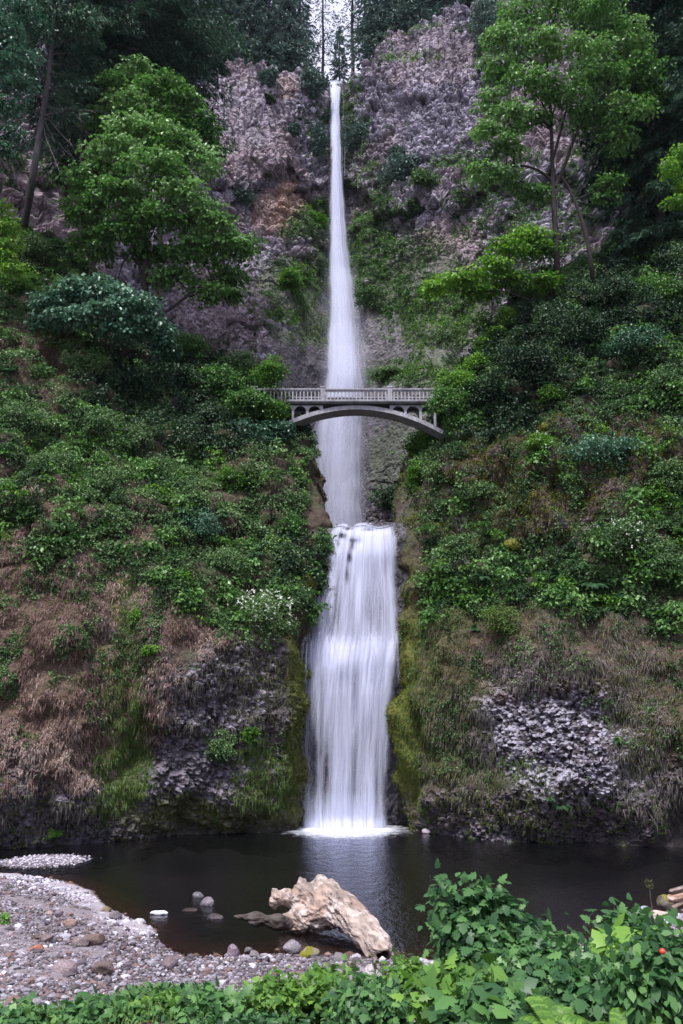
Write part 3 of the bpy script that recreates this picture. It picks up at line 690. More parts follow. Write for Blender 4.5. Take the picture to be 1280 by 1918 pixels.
# ============================================================ FOOTBRIDGE
BY0 = 72.0; MP = float(mpp(665, 755, BY0))
def bx_(px): return float((px - CX) * MP)
def bz_(py): return float(W(640, py, BY0)[2])
DECK_W = 2.3
zr, zd, zb = bz_(728), bz_(751.5), bz_(757)
x0, x1 = bx_(462), bx_(868)
br = empty('footbridge', (bx_(668), BY0 + 1.1, zd), 'pale concrete arch footbridge with balustrades crossing in front of the upper fall', 'bridge')
b = MB(); b.box(((x0 + x1) / 2, BY0 + 1.1, (zd + zb) / 2 + .03), ((x1 - x0) / 2, DECK_W / 2, (zd - zb) / 2 - .03))
b.box(((x0 + x1) / 2, BY0 + 1.1, zd - .055), ((x1 - x0) / 2, DECK_W / 2 + .09, .055)); b.build('deck', M['darkconcrete'], br)
# arch barrel
def arch():
    pxs = np.linspace(524, 832, 70); V = []; k = .0018
    for p in pxs:
        yt = 757.2 + k * (p - 668) ** 2; yb = yt + 7.6 + .0006 * abs(p - 668) * 10 * .5
        for Y, y in ((BY0 + .25, yt), (BY0 + 1.95, yt), (BY0 + 1.95, yb), (BY0 + .25, yb)):
            V.append((bx_(p), Y, min(bz_(y), zb - .002)))
    F = []
    for i in range(69):
        for j in range(4):
            F.append((i * 4 + j, (i + 1) * 4 + j, (i + 1) * 4 + (j + 1) % 4, i * 4 + (j + 1) % 4))
    F += [(0, 1, 2, 3), tuple(69 * 4 + j for j in (3, 2, 1, 0))]
    m = MB(); m.add(V, F); m.build('arch', M['concrete'], br)
arch()
def spandrel(pc0, pc1, Y):
    """one arched opening between two columns: only the infill above the opening"""
    m = MB(); xa, xb = bx_(pc0) + .11, bx_(pc1) - .11; r = (xb - xa) / 2; zt = zb - .004; zs = zt - r - .06
    n = 14; V = []
    for i in range(n + 1):
        a = math.pi * i / n; x = (xa + xb) / 2 - r * math.cos(a); z = zs + r * math.sin(a)
        for Yk in (Y, Y + .22): V += [(x, Yk, z), (x, Yk, zt)]
    F = []
    for i in range(n):
        o_ = i * 4; F += [(o_, o_ + 4, o_ + 5, o_ + 1), (o_ + 2, o_ + 3, o_ + 7, o_ + 6), (o_, o_ + 2, o_ + 6, o_ + 4)]
    m.add(V, F); m.build('spandrel_arch', M['concrete'], br)
cols_px = [494, 521, 549, 576, 603, 733, 760, 788, 815, 842]
for Y in (BY0 + .28, BY0 + 1.7):
    for p in cols_px:
        yt = 757.2 + .0018 * (p - 668) ** 2; zl_ = bz_(yt) - .1 if abs(p - 668) < 160 else zb - 3.2
        if zb - zl_ < .12: continue
        m = MB(); m.box((bx_(p), Y + .11, (zb + zl_) / 2 - .003), (.11, .108, (zb - zl_) / 2)); m.build('column', M['concrete'], br)
    for a, c in zip(cols_px[:-1], cols_px[1:]):
        if c - a < 40: spandrel(a, c, Y)
piers = [478, 605, 731, 857]
for Y in (BY0 - .02, BY0 + DECK_W - .28):
    for p in piers:
        m = MB(); x = bx_(p); m.box((x, Y + .13, (zd + zr) / 2 + .06), (.22, .17, (zr - zd) / 2 + .055))
        m.box((x, Y + .13, zr + .16), (.27, .22, .05)); m.box((x, Y + .13, zr + .235), (.2, .16, .024)); m.build('pier', M['concrete'], br)
    for pa, pb in zip(piers[:-1], piers[1:]):
        xa, xb = bx_(pa) + .222, bx_(pb) - .222
        m = MB(); m.box(((xa + xb) / 2, Y + .13, zr - .05), ((xb - xa) / 2, .16, .06)); m.box(((xa + xb) / 2, Y + .13, zr - .15), ((xb - xa) / 2, .11, .038)); m.build('handrail', M['concrete'], br)
        m = MB(); m.box(((xa + xb) / 2, Y + .13, zd + .09), ((xb - xa) / 2, .12, .088)); m.build('plinth', M['concrete'], br)
        nb = 17; st_ = (xb - xa) / nb
        for i in range(nb):
            x = xa + st_ * (i + .5)
            if not (bx_(500) < x < bx_(835)): continue
            m = MB(); zt = zr - .19
            m.box((x, Y + .13, (zt + zd + .18) / 2), (.055, .055, (zt - zd - .18) / 2))
            # flared head forming a small arch with its neighbours
            h = st_ / 2 - .003; V = []
            for Yk in (Y + .08, Y + .18):
                V += [(x - h, Yk, zt), (x + h, Yk, zt), (x + h, Yk, zt - .03), (x + h * .72, Yk, zt - .075), (x + .056, Yk, zt - .19),
                      (x - .056, Yk, zt - .19), (x - h * .72, Yk, zt - .075), (x - h, Yk, zt - .03)]
            F = [tuple(range(8))[::-1], tuple(range(8, 16))] + [(j, (j + 1) % 8, (j + 1) % 8 + 8, j + 8) for j in range(8)]
            m.add(V, F); m.build('baluster', M['concrete'], br)

# ============================================================ SURFACE NETS, DRIFTWOOD, ROCKS
def surface_nets(S, org, h):
    ins = S < 0
    nx, ny, nz = S.shape
    acc = np.zeros((nx - 1, ny - 1, nz - 1, 3)); cnt = np.zeros((nx - 1, ny - 1, nz - 1))
    def sl(a, ax, k): s = [slice(0, n - 1) for n in (nx, ny, nz)]; s = [slice(k[i], k[i] + (nx, ny, nz)[i] - 1) for i in range(3)]; return a[tuple(s)]
    for ax in range(3):
        o1, o2 = [i for i in range(3) if i != ax]
        for a in (0, 1):
            for b_ in (0, 1):
                k0 = [0, 0, 0]; k0[o1] = a; k0[o2] = b_; k1 = list(k0); k1[ax] = 1
                A, B = sl(S, ax, k0), sl(S, ax, k1); c = (A < 0) != (B < 0)
                t = np.where(c, A / np.where(c, A - B, 1), 0)
                p = np.zeros(A.shape + (3,)); p[..., ax] = t; p[..., o1] = a; p[..., o2] = b_
                acc += p * c[..., None]; cnt += c
    act = cnt > 0; idx = -np.ones(act.shape, int); idx[act] = np.arange(act.sum())
    ii = np.stack(np.nonzero(act), -1)
    V = (ii + acc[act] / cnt[act][:, None]) * h + org
    F = []
    for ax in range(3):
        o1, o2 = [(1, 2), (2, 0), (0, 1)][ax]
        A = np.take(ins, range(0, S.shape[ax] - 1), ax); B = np.take(ins, range(1, S.shape[ax]), ax)
        e = np.stack(np.nonzero(A != B), -1)
        ok = (e[:, o1] > 0) & (e[:, o2] > 0) & (e[:, o1] < S.shape[o1] - 1) & (e[:, o2] < S.shape[o2] - 1); e = e[ok]
        fl = A[tuple(e.T)]
        q = []
        for d1, d2 in ((-1, -1), (0, -1), (0, 0), (-1, 0)):
            k = e.copy(); k[:, o1] += d1; k[:, o2] += d2; q.append(idx[tuple(k.T)])
        q = np.stack(q, -1); q[~fl] = q[~fl][:, ::-1]; F.append(q)
    return V, np.concatenate(F)
def capsule(Pt, a, b_, ra, rb):
    a = np.array(a); b_ = np.array(b_); ab = b_ - a; t = np.clip(((Pt - a) @ ab) / (ab @ ab), 0, 1)
    return np.linalg.norm(Pt - a - t[..., None] * ab, axis=-1) - (ra + (rb - ra) * t)
def smin(a, b_, k):
    h = np.clip(.5 + .5 * (b_ - a) / k, 0, 1); return b_ * (1 - h) + a * h - k * h * (1 - h)
def wood_mat():
    m, t, o = new_mat('driftwood'); L = t.links.new
    at = N(t, 'ShaderNodeAttribute', _attribute_name='col'); gr_ = N(t, 'ShaderNodeAttribute', _attribute_name='grain')
    bp = N(t, 'ShaderNodeBump', Strength=.8, Distance=.06); L(gr_.outputs['Fac'], bp.inputs['Height'])
    p = N(t, 'ShaderNodeBsdfPrincipled', Roughness=.75); p.inputs['Specular IOR Level'].default_value = .25
    L(at.outputs['Color'], p.inputs['Base Color']); L(bp.outputs[0], p.inputs['Normal']); L(p.outputs[0], o.inputs[0]); return m
M['wood'] = wood_mat()
def driftwood(name, segs, h, axis, label, cat='log', tone=1.0, hollow=None, k=.3, pink=.5):
    pts = np.array([s[i] for s in segs for i in (0, 1)]); rr = max(max(s[2:4]) for s in segs) + .35
    lo, hi = pts.min(0) - rr, pts.max(0) + rr
    ax = [np.arange(lo[i], hi[i], h) for i in range(3)]
    Pt = np.stack(np.meshgrid(*ax, indexing='ij'), -1)
    S = None
    for s in segs:
        d = capsule(Pt, *s[:4]); S = d if S is None else smin(S, d, k)
    A = np.array(axis, float); A /= np.linalg.norm(A); B1 = np.cross(A, [0, .2, 1.] if abs(A[2]) < .9 else [0, 1., 0]); B1 /= np.linalg.norm(B1); B2 = np.cross(A, B1)
    def loc(q): 
        w_ = .13 * np.stack([fbm(q, .8, 2, 91), fbm(q, .8, 2, 92), fbm(q, .8, 2, 93)], -1)
        q = q + w_; return np.stack([(q @ A) * .22, q @ B1, q @ B2], -1)
    l = loc(Pt)
    amp = min(1.0, max(max(s[2:4]) for s in segs) / .55)
    S = S + amp * (.10 * fbm(l, .20, 3, 95) + .06 * fbm(Pt, .6, 2, 96))
    if hollow is not None:
        c, r1, tail = hollow; S = np.maximum(S, -capsule(Pt, c, np.array(c) + np.array(tail), r1, r1 * .6))
    V, F = surface_nets(S, lo, h)
    l = loc(V); g = fbm(l, .075, 3, 97); g2 = fbm(l, .3, 3, 98)
    base = np.array([.33, .265, .235]) * tone
    col = np.broadcast_to(base, V.shape) * (1 + .45 * g[:, None])
    col = col * (1 - .35 * sstep(.1, .5, g2)[:, None]) 
    pk = sstep(0, .5, fbm(V, .9, 2, 99)) * pink
    col = col * (1 - pk[:, None]) + np.array([.29, .17, .12]) * tone * (1 + .3 * g[:, None]) * pk[:, None]
    lt = sstep(.25, .6, fbm(V, .35, 3, 100))[:, None]; col = col * (1 - .6 * lt) + np.array([.52, .45, .43]) * tone * .6 * lt
    if hollow is not None:
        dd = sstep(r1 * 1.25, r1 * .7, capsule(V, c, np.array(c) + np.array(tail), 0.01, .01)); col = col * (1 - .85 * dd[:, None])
    o = mesh_np(name, V, F, M['wood'], smooth=True, attrs={'col': np.clip(col, .01, .8), 'grain': g}, origin=V.mean(0) * np.array([1, 1, 0]))
    return tag(o, label, cat)
def wp(px, py, Y): return W(px, py, Y)
E0, E1, E2, E3 = wp(716, 1782, 28.2), wp(690, 1752, 29.2), wp(652, 1712, 30.6), wp(615, 1690, 31.7)
log = driftwood('driftwood_log', [
    (E0, E1, .44, .50), (E1, E2, .50, .57), (E2, E3, .57, .62), (E3, wp(585, 1690, 32.2), .62, .42),
    (wp(600, 1678, 32), wp(560, 1678, 31.9), .5, .36), (wp(560, 1678, 31.9), wp(522, 1680, 31.6), .34, .27), (wp(522, 1680, 31.6), wp(513, 1690, 31.4), .26, .2),
    (wp(600, 1715, 31.2), wp(560, 1728, 31.4), .5, .36), (wp(560, 1728, 31.4), wp(538, 1724, 31.5), .34, .26),
    (wp(612, 1672, 32.2), wp(600, 1646, 32.4), .34, .13), (wp(620, 1672, 32.2), wp(624, 1652, 32.4), .3, .14),
    (wp(590, 1670, 32.3), wp(566, 1656, 32.4), .3, .2), (wp(640, 1690, 31.5), wp(646, 1678, 31.6), .25, .1)],
    .055, np.array(E0) - np.array(E3), 'big bleached driftwood log with a gnarled root end lying half in the pool',
    hollow=(wp(728, 1802, 27.5), .20, (np.array(E1) - np.array(E0)) * 1.0), k=.2, pink=.35)
driftwood('sunken_branch', [(wp(440, 1718, 30.6), wp(480, 1722, 30.3), .06, .15), (wp(480, 1722, 30.3), wp(522, 1728, 30.2), .15, .2), (wp(522, 1728, 30.2), wp(540, 1732, 30.4), .2, .16)],
          .04, (1, 0, 0), 'dark wet branch half sunk beside the root end of the big log', 'branch', tone=.2, pink=.1)
driftwood('driftwood_pole', [(wp(1184, 1718, 22.5), wp(1225, 1717, 22.4), .075, .085), (wp(1225, 1717, 22.4), wp(1258, 1712, 22.3), .085, .06)], .022, (1, 0, 0),
          'pale straight driftwood pole on the right bank above the bush', 'branch', tone=1.25, pink=.3)
driftwood('driftwood_stub', [(wp(1218, 1722, 21.6), wp(1214, 1748, 21.4), .05, .11)], .022, (0, 0, 1), 'short upright brown stump under the pale pole on the right bank', 'branch', tone=.9)
for i, (xa, ya, xb, yb, r, lb) in enumerate([(1258, 1670, 1300, 1660, .07, 'grey driftwood stick, topmost of the three at the right edge'),
        (1256, 1683, 1305, 1672, .10, 'thick reddish driftwood stick, middle of the three at the right edge'), (1262, 1698, 1300, 1678, .06, 'thin tan driftwood stick, lowest of the three at the right edge')]):
    driftwood('driftwood_stick', [(wp(xa, ya, 23), wp(xb, yb, 23.2), r, r * 1.1)], .025, (1, 0, .1), lb, 'branch', tone=(.8, 1.1, 1.0)[i], pink=(.2, .8, .4)[i])

import bmesh
def _ico(sub):
    bm = bmesh.new(); bmesh.ops.create_icosphere(bm, subdivisions=sub, radius=1); 
    V = np.array([v.co[:] for v in bm.verts]); F = np.array([[v.index for v in f.verts] for f in bm.faces]); bm.free(); return V, F
ICO1, ICO2, ICO4 = _ico(1), _ico(2), _ico(4)
def rock(px, py, Y, rx, ry, rz, colr, label, seed, name='rock', z=None, cat='rock', ang=.35, mat='beach', moss=None):
    V, F = ICO4; V = V.copy(); 
    for k in range(9):                                    # facet it by slicing planes
        n = rng.normal(size=3); n /= np.linalg.norm(n); d = V @ n; lim = rng.uniform(.62, .85); V = V - np.clip(d - lim, 0, None)[:, None] * n * (ang * 2.2)
    V = V * (1 + .10 * fbm(V + seed * 9, .8, 3, seed)[:, None]); V = V * np.array([rx, ry, rz])
    a = rng.uniform(0, 6.28); Rm = np.array([[math.cos(a), -math.sin(a), 0], [math.sin(a), math.cos(a), 0], [0, 0, 1]])
    c = np.array(W(px, py, Y)) if z is None else P(px, py, z)
    col = np.broadcast_to(np.array(colr), V.shape) * (1 + .25 * fbm(V + seed, .25, 3, seed + 3)[:, None])
    if moss is not None:
        mk = sstep(-.1, .4, fbm(V + seed, .2, 2, 7) + .5 * V[:, 2] / rz - .1)[:, None]; col = col * (1 - mk) + np.array(moss) * mk
    o = mesh_np(name, V @ Rm.T if abs(rx - ry) < .3 * rx else V, F, M[mat], smooth=True, attrs={'col': col}, origin=None)
    o.location = [float(q) for q in c]
    return tag(o, label, cat)
RK = [  # px, py, z, rx, ry, rz, colour, label
 (547, 1775, .12, .30, .26, .24, (.20, .18, .20), 'smooth grey egg-shaped rock at the water edge below the log'),
 (578, 1786, .10, .36, .28, .20, (.20, .17, .15), 'rock with yellow-green moss at the water edge below the log'),
 (636, 1797, .12, .26, .24, .2, (.15, .14, .15), 'dark grey rock tucked against the underside of the log'),
 (438, 1783, .15, .22, .2, .24, (.20, .15, .19), 'mauve blocky rock standing at the shoreline'),
 (466, 1780, .05, .16, .14, .12, (.12, .11, .12), 'small dark rock just right of the mauve blocky rock'),
 (476, 1788, .08, .2, .18, .12, (.16, .14, .15), 'low dark rock two to the right of the mauve blocky rock'),
 (371, 1679, .02, .26, .24, .18, (.13, .12, .14), 'round wet grey rock in the pool, farther of the pair'),
 (388, 1693, .03, .36, .3, .26, (.15, .13, .15), 'larger wet rounded rock in the pool, nearer of the pair'),
 (404, 1719, .0, .34, .26, .14, (.055, .045, .05), 'flat dark wet rock in the pool below the rounded pair'),
 (356, 1706, -.03, .35, .22, .1, (.04, .03, .03), 'low nearly sunken brown rock left of the rounded pair'),
 (298, 1711, .03, .36, .16, .13, (.62, .60, .66), 'bright white angular rock standing out of the dark water'),
 (176, 1762, .45, .40, .3, .24, (.13, .09, .08), 'brown angular boulder on the gravel'),
 (150, 1768, .45, .3, .26, .2, (.15, .12, .12), 'grey-brown boulder just left of the brown angular boulder'),
 (68, 1779, .5, .24, .2, .15, (.30, .12, .08), 'rust red rock on the gravel'),
 (87, 1760, .5, .24, .2, .17, (.16, .12, .12), 'dull brown rock above the rust red rock'),
 (122, 1815, .6, .36, .32, .26, (.23, .18, .19), 'big smooth pinkish grey rock low on the gravel'),
 (200, 1705, .12, .26, .2, .14, (.17, .14, .09), 'olive stained rock at the corner of the gravel shore'),
 (218, 1716, .12, .3, .24, .17, (.13, .11, .12), 'dark rock beside the olive stained rock'),
 (195, 1812, .55, .34, .28, .2, (.12, .09, .085), 'dark brown flat-topped rock low on the gravel'),
 (316, 1806, .22, .28, .25, .22, (.14, .11, .12), 'dark upright rock near the bend of the shoreline'),
 (262, 1728, .1, .25, .2, .14, (.40, .38, .42), 'pale rock on the waterline left of the white rock'),
 (20, 1752, .55, .22, .2, .14, (.22, .18, .2), 'grey rock near the left edge of the gravel'),
 (92, 1712, .35, .22, .16, .12, (.25, .2, .19), 'tan rock on the upper gravel'),
 (133, 1728, .4, .3, .14, .12, (.25, .17, .15), 'long reddish rock on the upper gravel'),
 (798, 1558, .1, .3, .26, .22, (.35, .3, .36), 'small pale rock under the right wall beside the foam'),
 (1205, 1708, .25, .34, .28, .22, (.22, .22, .27), 'blue-grey rock behind the pale driftwood pole'),
 (1172, 1716, .2, .26, .24, .2, (.13, .12, .15), 'dark slate rock left of the pale driftwood pole'),
 (1245, 1690, .35, .42, .34, .26, (.10, .09, .08), 'mossy dark rock under the three driftwood sticks'),
 (700, 1822, .45, .34, .3, .22, (.33, .3, .31), 'pale rock under the broken end of the log'),
 (655, 1812, .35, .24, .22, .18, (.25, .22, .23), 'grey rock beside the broken end of the log'),
]
for i, (px, py, z, rx, ry, rz, c, lb) in enumerate(RK):
    rock(px, py, 0, rx, ry, rz, c, lb, i + 3, z=z, moss=(.16, .15, .02) if 'moss' in lb else None, mat='wetrock' if i in (6, 7, 8, 9) else 'beach', ang=.15 if 'smooth' in lb or 'round' in lb else .4)
# ============================================================ FOLIAGE TOOLS
def unit(v): return v / (np.linalg.norm(v, axis=-1, keepdims=True) + 1e-9)
T_DIA = (np.array([[0, 0, 0], [.5, .34, .07], [1, 0, -.08], [.5, -.34, .07]]), [(0, 1, 2, 3)])
T_OVAL = (np.array([[0, 0, 0], [.28, .27, .07], [.68, .25, .05], [1, 0, -.1], [.68, -.25, .05], [.28, -.27, .07]]), [(0, 1, 2, 3, 4, 5)])
T_NEEDLE = (np.array([[0, 0, 0], [.35, .13, 0], [1, 0, -.06], [.35, -.13, 0]]), [(0, 1, 2, 3)])
def _maple():
    r = [(-.12, 0), (-.05, .22), (-.02, .50), (.18, .34), (.36, .56), (.42, .26), (.62, .34), (1.0, 0)]
    pts = r + [(x, -y) for x, y in r[-2:0:-1]]
    V = [(0.15, 0, 0.03)] + [(x, y, -.22 * (y * y) - .10 * max(x, 0) ** 2) for x, y in pts]
    n = len(pts); return np.array(V, float), [(0, 1 + i, 1 + (i + 1) % n) for i in range(n)]
T_MAPLE = _maple()
def leaves(C, D, Nn, size, tmpl, tint=None):
    C = np.asarray(C); D = unit(D); B = unit(np.cross(Nn, D)); Nn = np.cross(D, B)
    T, F = tmpl; k = len(T); size = np.broadcast_to(size, (len(C),))[:, None, None]
    V = C[:, None, :] + size * (T[None, :, 0:1] * D[:, None] + T[None, :, 1:2] * B[:, None] + T[None, :, 2:3] * Nn[:, None])
    F = np.array(F)
    FF = (F[None] + (np.arange(len(C)) * k)[:, None, None]).reshape(-1, F.shape[1])
    ti = np.repeat(np.zeros(len(C)) if tint is None else tint, k)
    return V.reshape(-1, 3), FF, ti
def tufts(P_, Nn, per, rad, size, tmpl, cl, tint, up=.5, thick=.6):
    n = len(P_) * per; r = np.repeat(np.broadcast_to(rad, (len(P_),)), per)[:, None]
    base = unit(np.repeat(Nn, per, 0) + np.array([0, 0, up])); v = unit(rng.normal(size=(n, 3)) + base * .9)
    p = np.repeat(P_, per, 0) + v * r * rng.uniform(.35, 1, (n, 1)) * np.array([1, 1, .8]) + base * r * thick * .3
    d = v * .5 + rng.normal(size=(n, 3)) * .5 + np.array([0, 0, -.25]); nn = v + base * .5 + np.array([0, 0, .5]) + rng.normal(size=(n, 3)) * .35
    cl.add(*leaves(p, d, nn, size * rng.uniform(.6, 1.3, n), tmpl, np.repeat(tint, per) + rng.normal(size=n) * .2))
class Cloud:
    def __init__(s): s.V = []; s.F = []; s.T = []; s.n = 0
    def add(s, V, F, T): s.V.append(V); s.F.append(F + s.n); s.T.append(T); s.n += len(V)
    def build(s, name, mat, parent=None, smooth=False, origin=None):
        return mesh_np(name, np.concatenate(s.V), np.concatenate(s.F), mat, parent, smooth, attrs={'tint': np.concatenate(s.T)}, origin=origin)
def sprays(cl, centers, rad, nleaf, size, tmpl, tint, droop=.4, flat=.1, jit=.45, drift=None):
    """each centre carries a drooping, roughly horizontal fan of leaves, like a broadleaf tier"""
    centers = np.asarray(centers); m = len(centers)
    rad = np.broadcast_to(rad, (m,)); tint = np.broadcast_to(tint, (m,))
    n = m * nleaf; c = np.repeat(centers, nleaf, 0); Rr = np.repeat(rad, nleaf)
    q = np.sqrt(rng.random(n)); a = rng.random(n) * 2 * np.pi
    rd = np.stack([np.cos(a), np.sin(a), 0 * a], -1)
    p = c + rd * (q * Rr)[:, None]; p[:, 2] -= droop * q * q * Rr; p += rng.normal(size=(n, 3)) * (flat * Rr)[:, None] * np.array([.6, .6, 1])
    nn = np.array([0, 0, 1.]) + rd * (.75 * q)[:, None] + rng.normal(size=(n, 3)) * jit
    d = rd * .8 + rng.normal(size=(n, 3)) * .5; d[:, 2] -= .35 + .3 * q
    s = size * rng.uniform(.65, 1.25, n)
    cl.add(*leaves(p, d, nn, s, tmpl, np.repeat(tint, nleaf) + rng.normal(size=n) * .15))
def ellip(c, r, n, up=.35, lo=.45, front=.25):
    v = rng.normal(size=(n * 2, 3)); v = unit(v + np.array([0, -front, up])); v = v[:n]
    return np.asarray(c) + v * np.asarray(r) * rng.uniform(lo, 1.0, (n, 1))
LM = {
 'maple': leaf_mat('maple_leaves', [(.010, .034, .011), (.035, .095, .022), (.07, .17, .038), (.13, .26, .065), (.24, .37, .17)], .38, .3),
 'teal': leaf_mat('cool_maple_leaves', [(.012, .035, .02), (.025, .075, .04), (.05, .125, .07), (.10, .20, .13), (.20, .33, .24)], .35, .2),
 'bright': leaf_mat('bright_leaves', [(.02, .06, .012), (.05, .135, .02), (.10, .23, .03), (.18, .34, .05), (.27, .42, .09)], .45, .4),
 'shrub': leaf_mat('shrub_leaves', [(.007, .022, .007), (.024, .06, .02), (.06, .125, .04), (.125, .215, .075), (.22, .33, .14)], .5, .25),
 'dark': leaf_mat('shade_dark_leaves', [(.003, .010, .004), (.007, .022, .009), (.014, .04, .016), (.03, .07, .028), (.06, .11, .05)], .5, .15),  # near-black greens: shade of the tree canopy put into the leaf colour
 'needle': leaf_mat('conifer_needles', [(.007, .02, .014), (.016, .045, .027), (.032, .08, .045), (.065, .135, .075), (.10, .19, .11)], .6, .1),
 'farneedle': leaf_mat('hazed_conifer_needles', [(.035, .065, .06), (.06, .10, .09), (.085, .14, .115), (.115, .18, .14), (.15, .22, .17)], .7, .1),  # paler and bluer than near needles: distance haze put into the colour
 'fern': leaf_mat('fern_fronds', [(.015, .045, .02), (.03, .08, .035), (.05, .12, .05), (.08, .16, .07)], .45, .25),
 'dry': leaf_mat('dry_grass_blades', [(.05, .034, .028), (.12, .078, .062), (.21, .14, .12), (.31, .225, .195), (.42, .34, .30)], .8, .2, spec=.15),
 'olive': leaf_mat('olive_grass_blades', [(.018, .022, .010), (.05, .055, .024), (.10, .11, .045), (.16, .155, .08), (.24, .22, .14)], .7, .25, spec=.2),
 'green': leaf_mat('green_grass_blades', [(.03, .05, .012), (.055, .10, .02), (.09, .15, .035), (.13, .20, .05), (.18, .25, .08)], .6, .3),
 'grey': leaf_mat('grey_dead_grass_blades', [(.05, .045, .04), (.10, .09, .085), (.16, .15, .13), (.24, .22, .2)], .8, .15, spec=.15),
 'moss': leaf_mat('moss_tufts', [(.03, .035, .006), (.06, .075, .008), (.10, .115, .012), (.15, .16, .02)], .8, .2, spec=.1),
 'red': leaf_mat('reddish_leaves', [(.05, .02, .015), (.10, .045, .03), (.16, .07, .05), (.2, .1, .06)], .6, .2),
 'white': leaf_mat('white_petals', [(.6, .6, .55), (.75, .75, .7), (.8, .8, .78)], .6, .3),
}
# ray casting onto the built rock so plants root where they seem to
def make_bvh(key, step=4):
    G = GRIDS[key][0][::step, ::step]; F = grid_faces(*G.shape[:2])
    return BVHTree.FromPolygons([tuple(map(float, v)) for v in G.reshape(-1, 3)], [tuple(map(int, f)) for f in F])
BV = {k: make_bvh(k, s) for k, s in (('left', 5), ('right', 5), ('back', 6), ('fallrock', 6))}
def hit(px, py, keys=('left', 'right', 'fallrock', 'back')):
    o = Vector((0, 0, H)); d = Vector(W(px, py, 50.0)) - o; d.normalize(); best = None
    for k in keys:
        r = BV[k].ray_cast(o, d)
        if r[0] is not None and (best is None or r[3] < best[1]): best = (np.array(r[0][:]), r[3], k)
    return best[0] if best else None
def limb(m, a, b_, ra, rb, sag=.15, n=8, sides=6):
    a = np.asarray(a, float); b_ = np.asarray(b_, float); L_ = np.linalg.norm(b_ - a); t = np.linspace(0, 1, n)[:, None]
    mid = (a + b_) / 2 + np.array([0, 0, sag * L_]) + rng.normal(size=3) * L_ * .06
    p = (1 - t) ** 2 * a + 2 * t * (1 - t) * mid + t * t * b_
    p[1:-1] += rng.normal(size=(n - 2, 3)) * L_ * .012
    m.tube(p, ra + (rb - ra) * t[:, 0] ** .7, sides); return p
def broadleaf(name, label, trunk, r0, clumps, Yc, mat, leaf=.46, dens=.8, tint=0.0, bark='bark', spr=1.15, nleaf=46, group=None, tmpl=T_DIA, extra=(), yspread=.55, cat='tree'):
    """trunk: (px,py,Y) points from the ground up; clumps: (px,py,rx,ry[,dY[,tint]]) in photo pixels"""
    tp = np.array([W(*p) for p in trunk]); root = empty(name, tp[0], label, cat, group)
    m = MB(); tps = catmull(tp, 22); m.tube(tps, np.linspace(r0, r0 * .3, 22) * (1 + .5 * np.exp(-np.linspace(0, 12, 22))), 9, jitter=.1)
    for e in extra:
        ep = catmull(np.array([W(*p) for p in e[1]]), 18); m.tube(ep, np.linspace(e[0], e[0] * .35, 18), 8, jitter=.1); tps = np.concatenate([tps, ep[4:]])
    cl = Cloud()
    for c in clumps:
        px, py, rx, ry = c[:4]; dY = c[4] if len(c) > 4 else rng.uniform(-1, 1) * 1.6; ti = (c[5] if len(c) > 5 else 0) + tint + rng.uniform(-.35, .35)
        Y = Yc + dY; k = float(mpp(px, py, Y)); cc = W(px, py, Y); r = np.array([rx * k, (rx + ry) / 2 * k * yspread * 1.5, ry * k])
        # limb from the nearest trunk point below the clump
        dd = np.linalg.norm(tps - cc, axis=1) + 3.0 * np.clip(tps[:, 2] - cc[2] + 1.0, 0, None); j = int(np.argmin(dd))
        L_ = np.linalg.norm(tps[j] - cc); ra = min(r0 * .45, .05 + .018 * L_)
        lp = limb(m, tps[j], cc, ra, .035, .08)
        ns = max(9, int(dens * 5.2 * (r[0] * r[2] + r[0] * r[1]) ** .8)); sp = ellip(cc, r, ns)
        for q in sp[::3]: limb(m, lp[rng.integers(4, 8)], q, .035, .012, .05, 5, 4)
        hgt = (sp[:, 2] - cc[2]) / r[2]
        sprays(cl, sp, spr * rng.uniform(.6, 1.15, ns), nleaf, leaf, tmpl, ti + .35 * hgt + rng.normal(size=ns) * .3)
    m.build('trunk', M[bark], root, True); cl.build('crown', LM[mat], root)
    return root
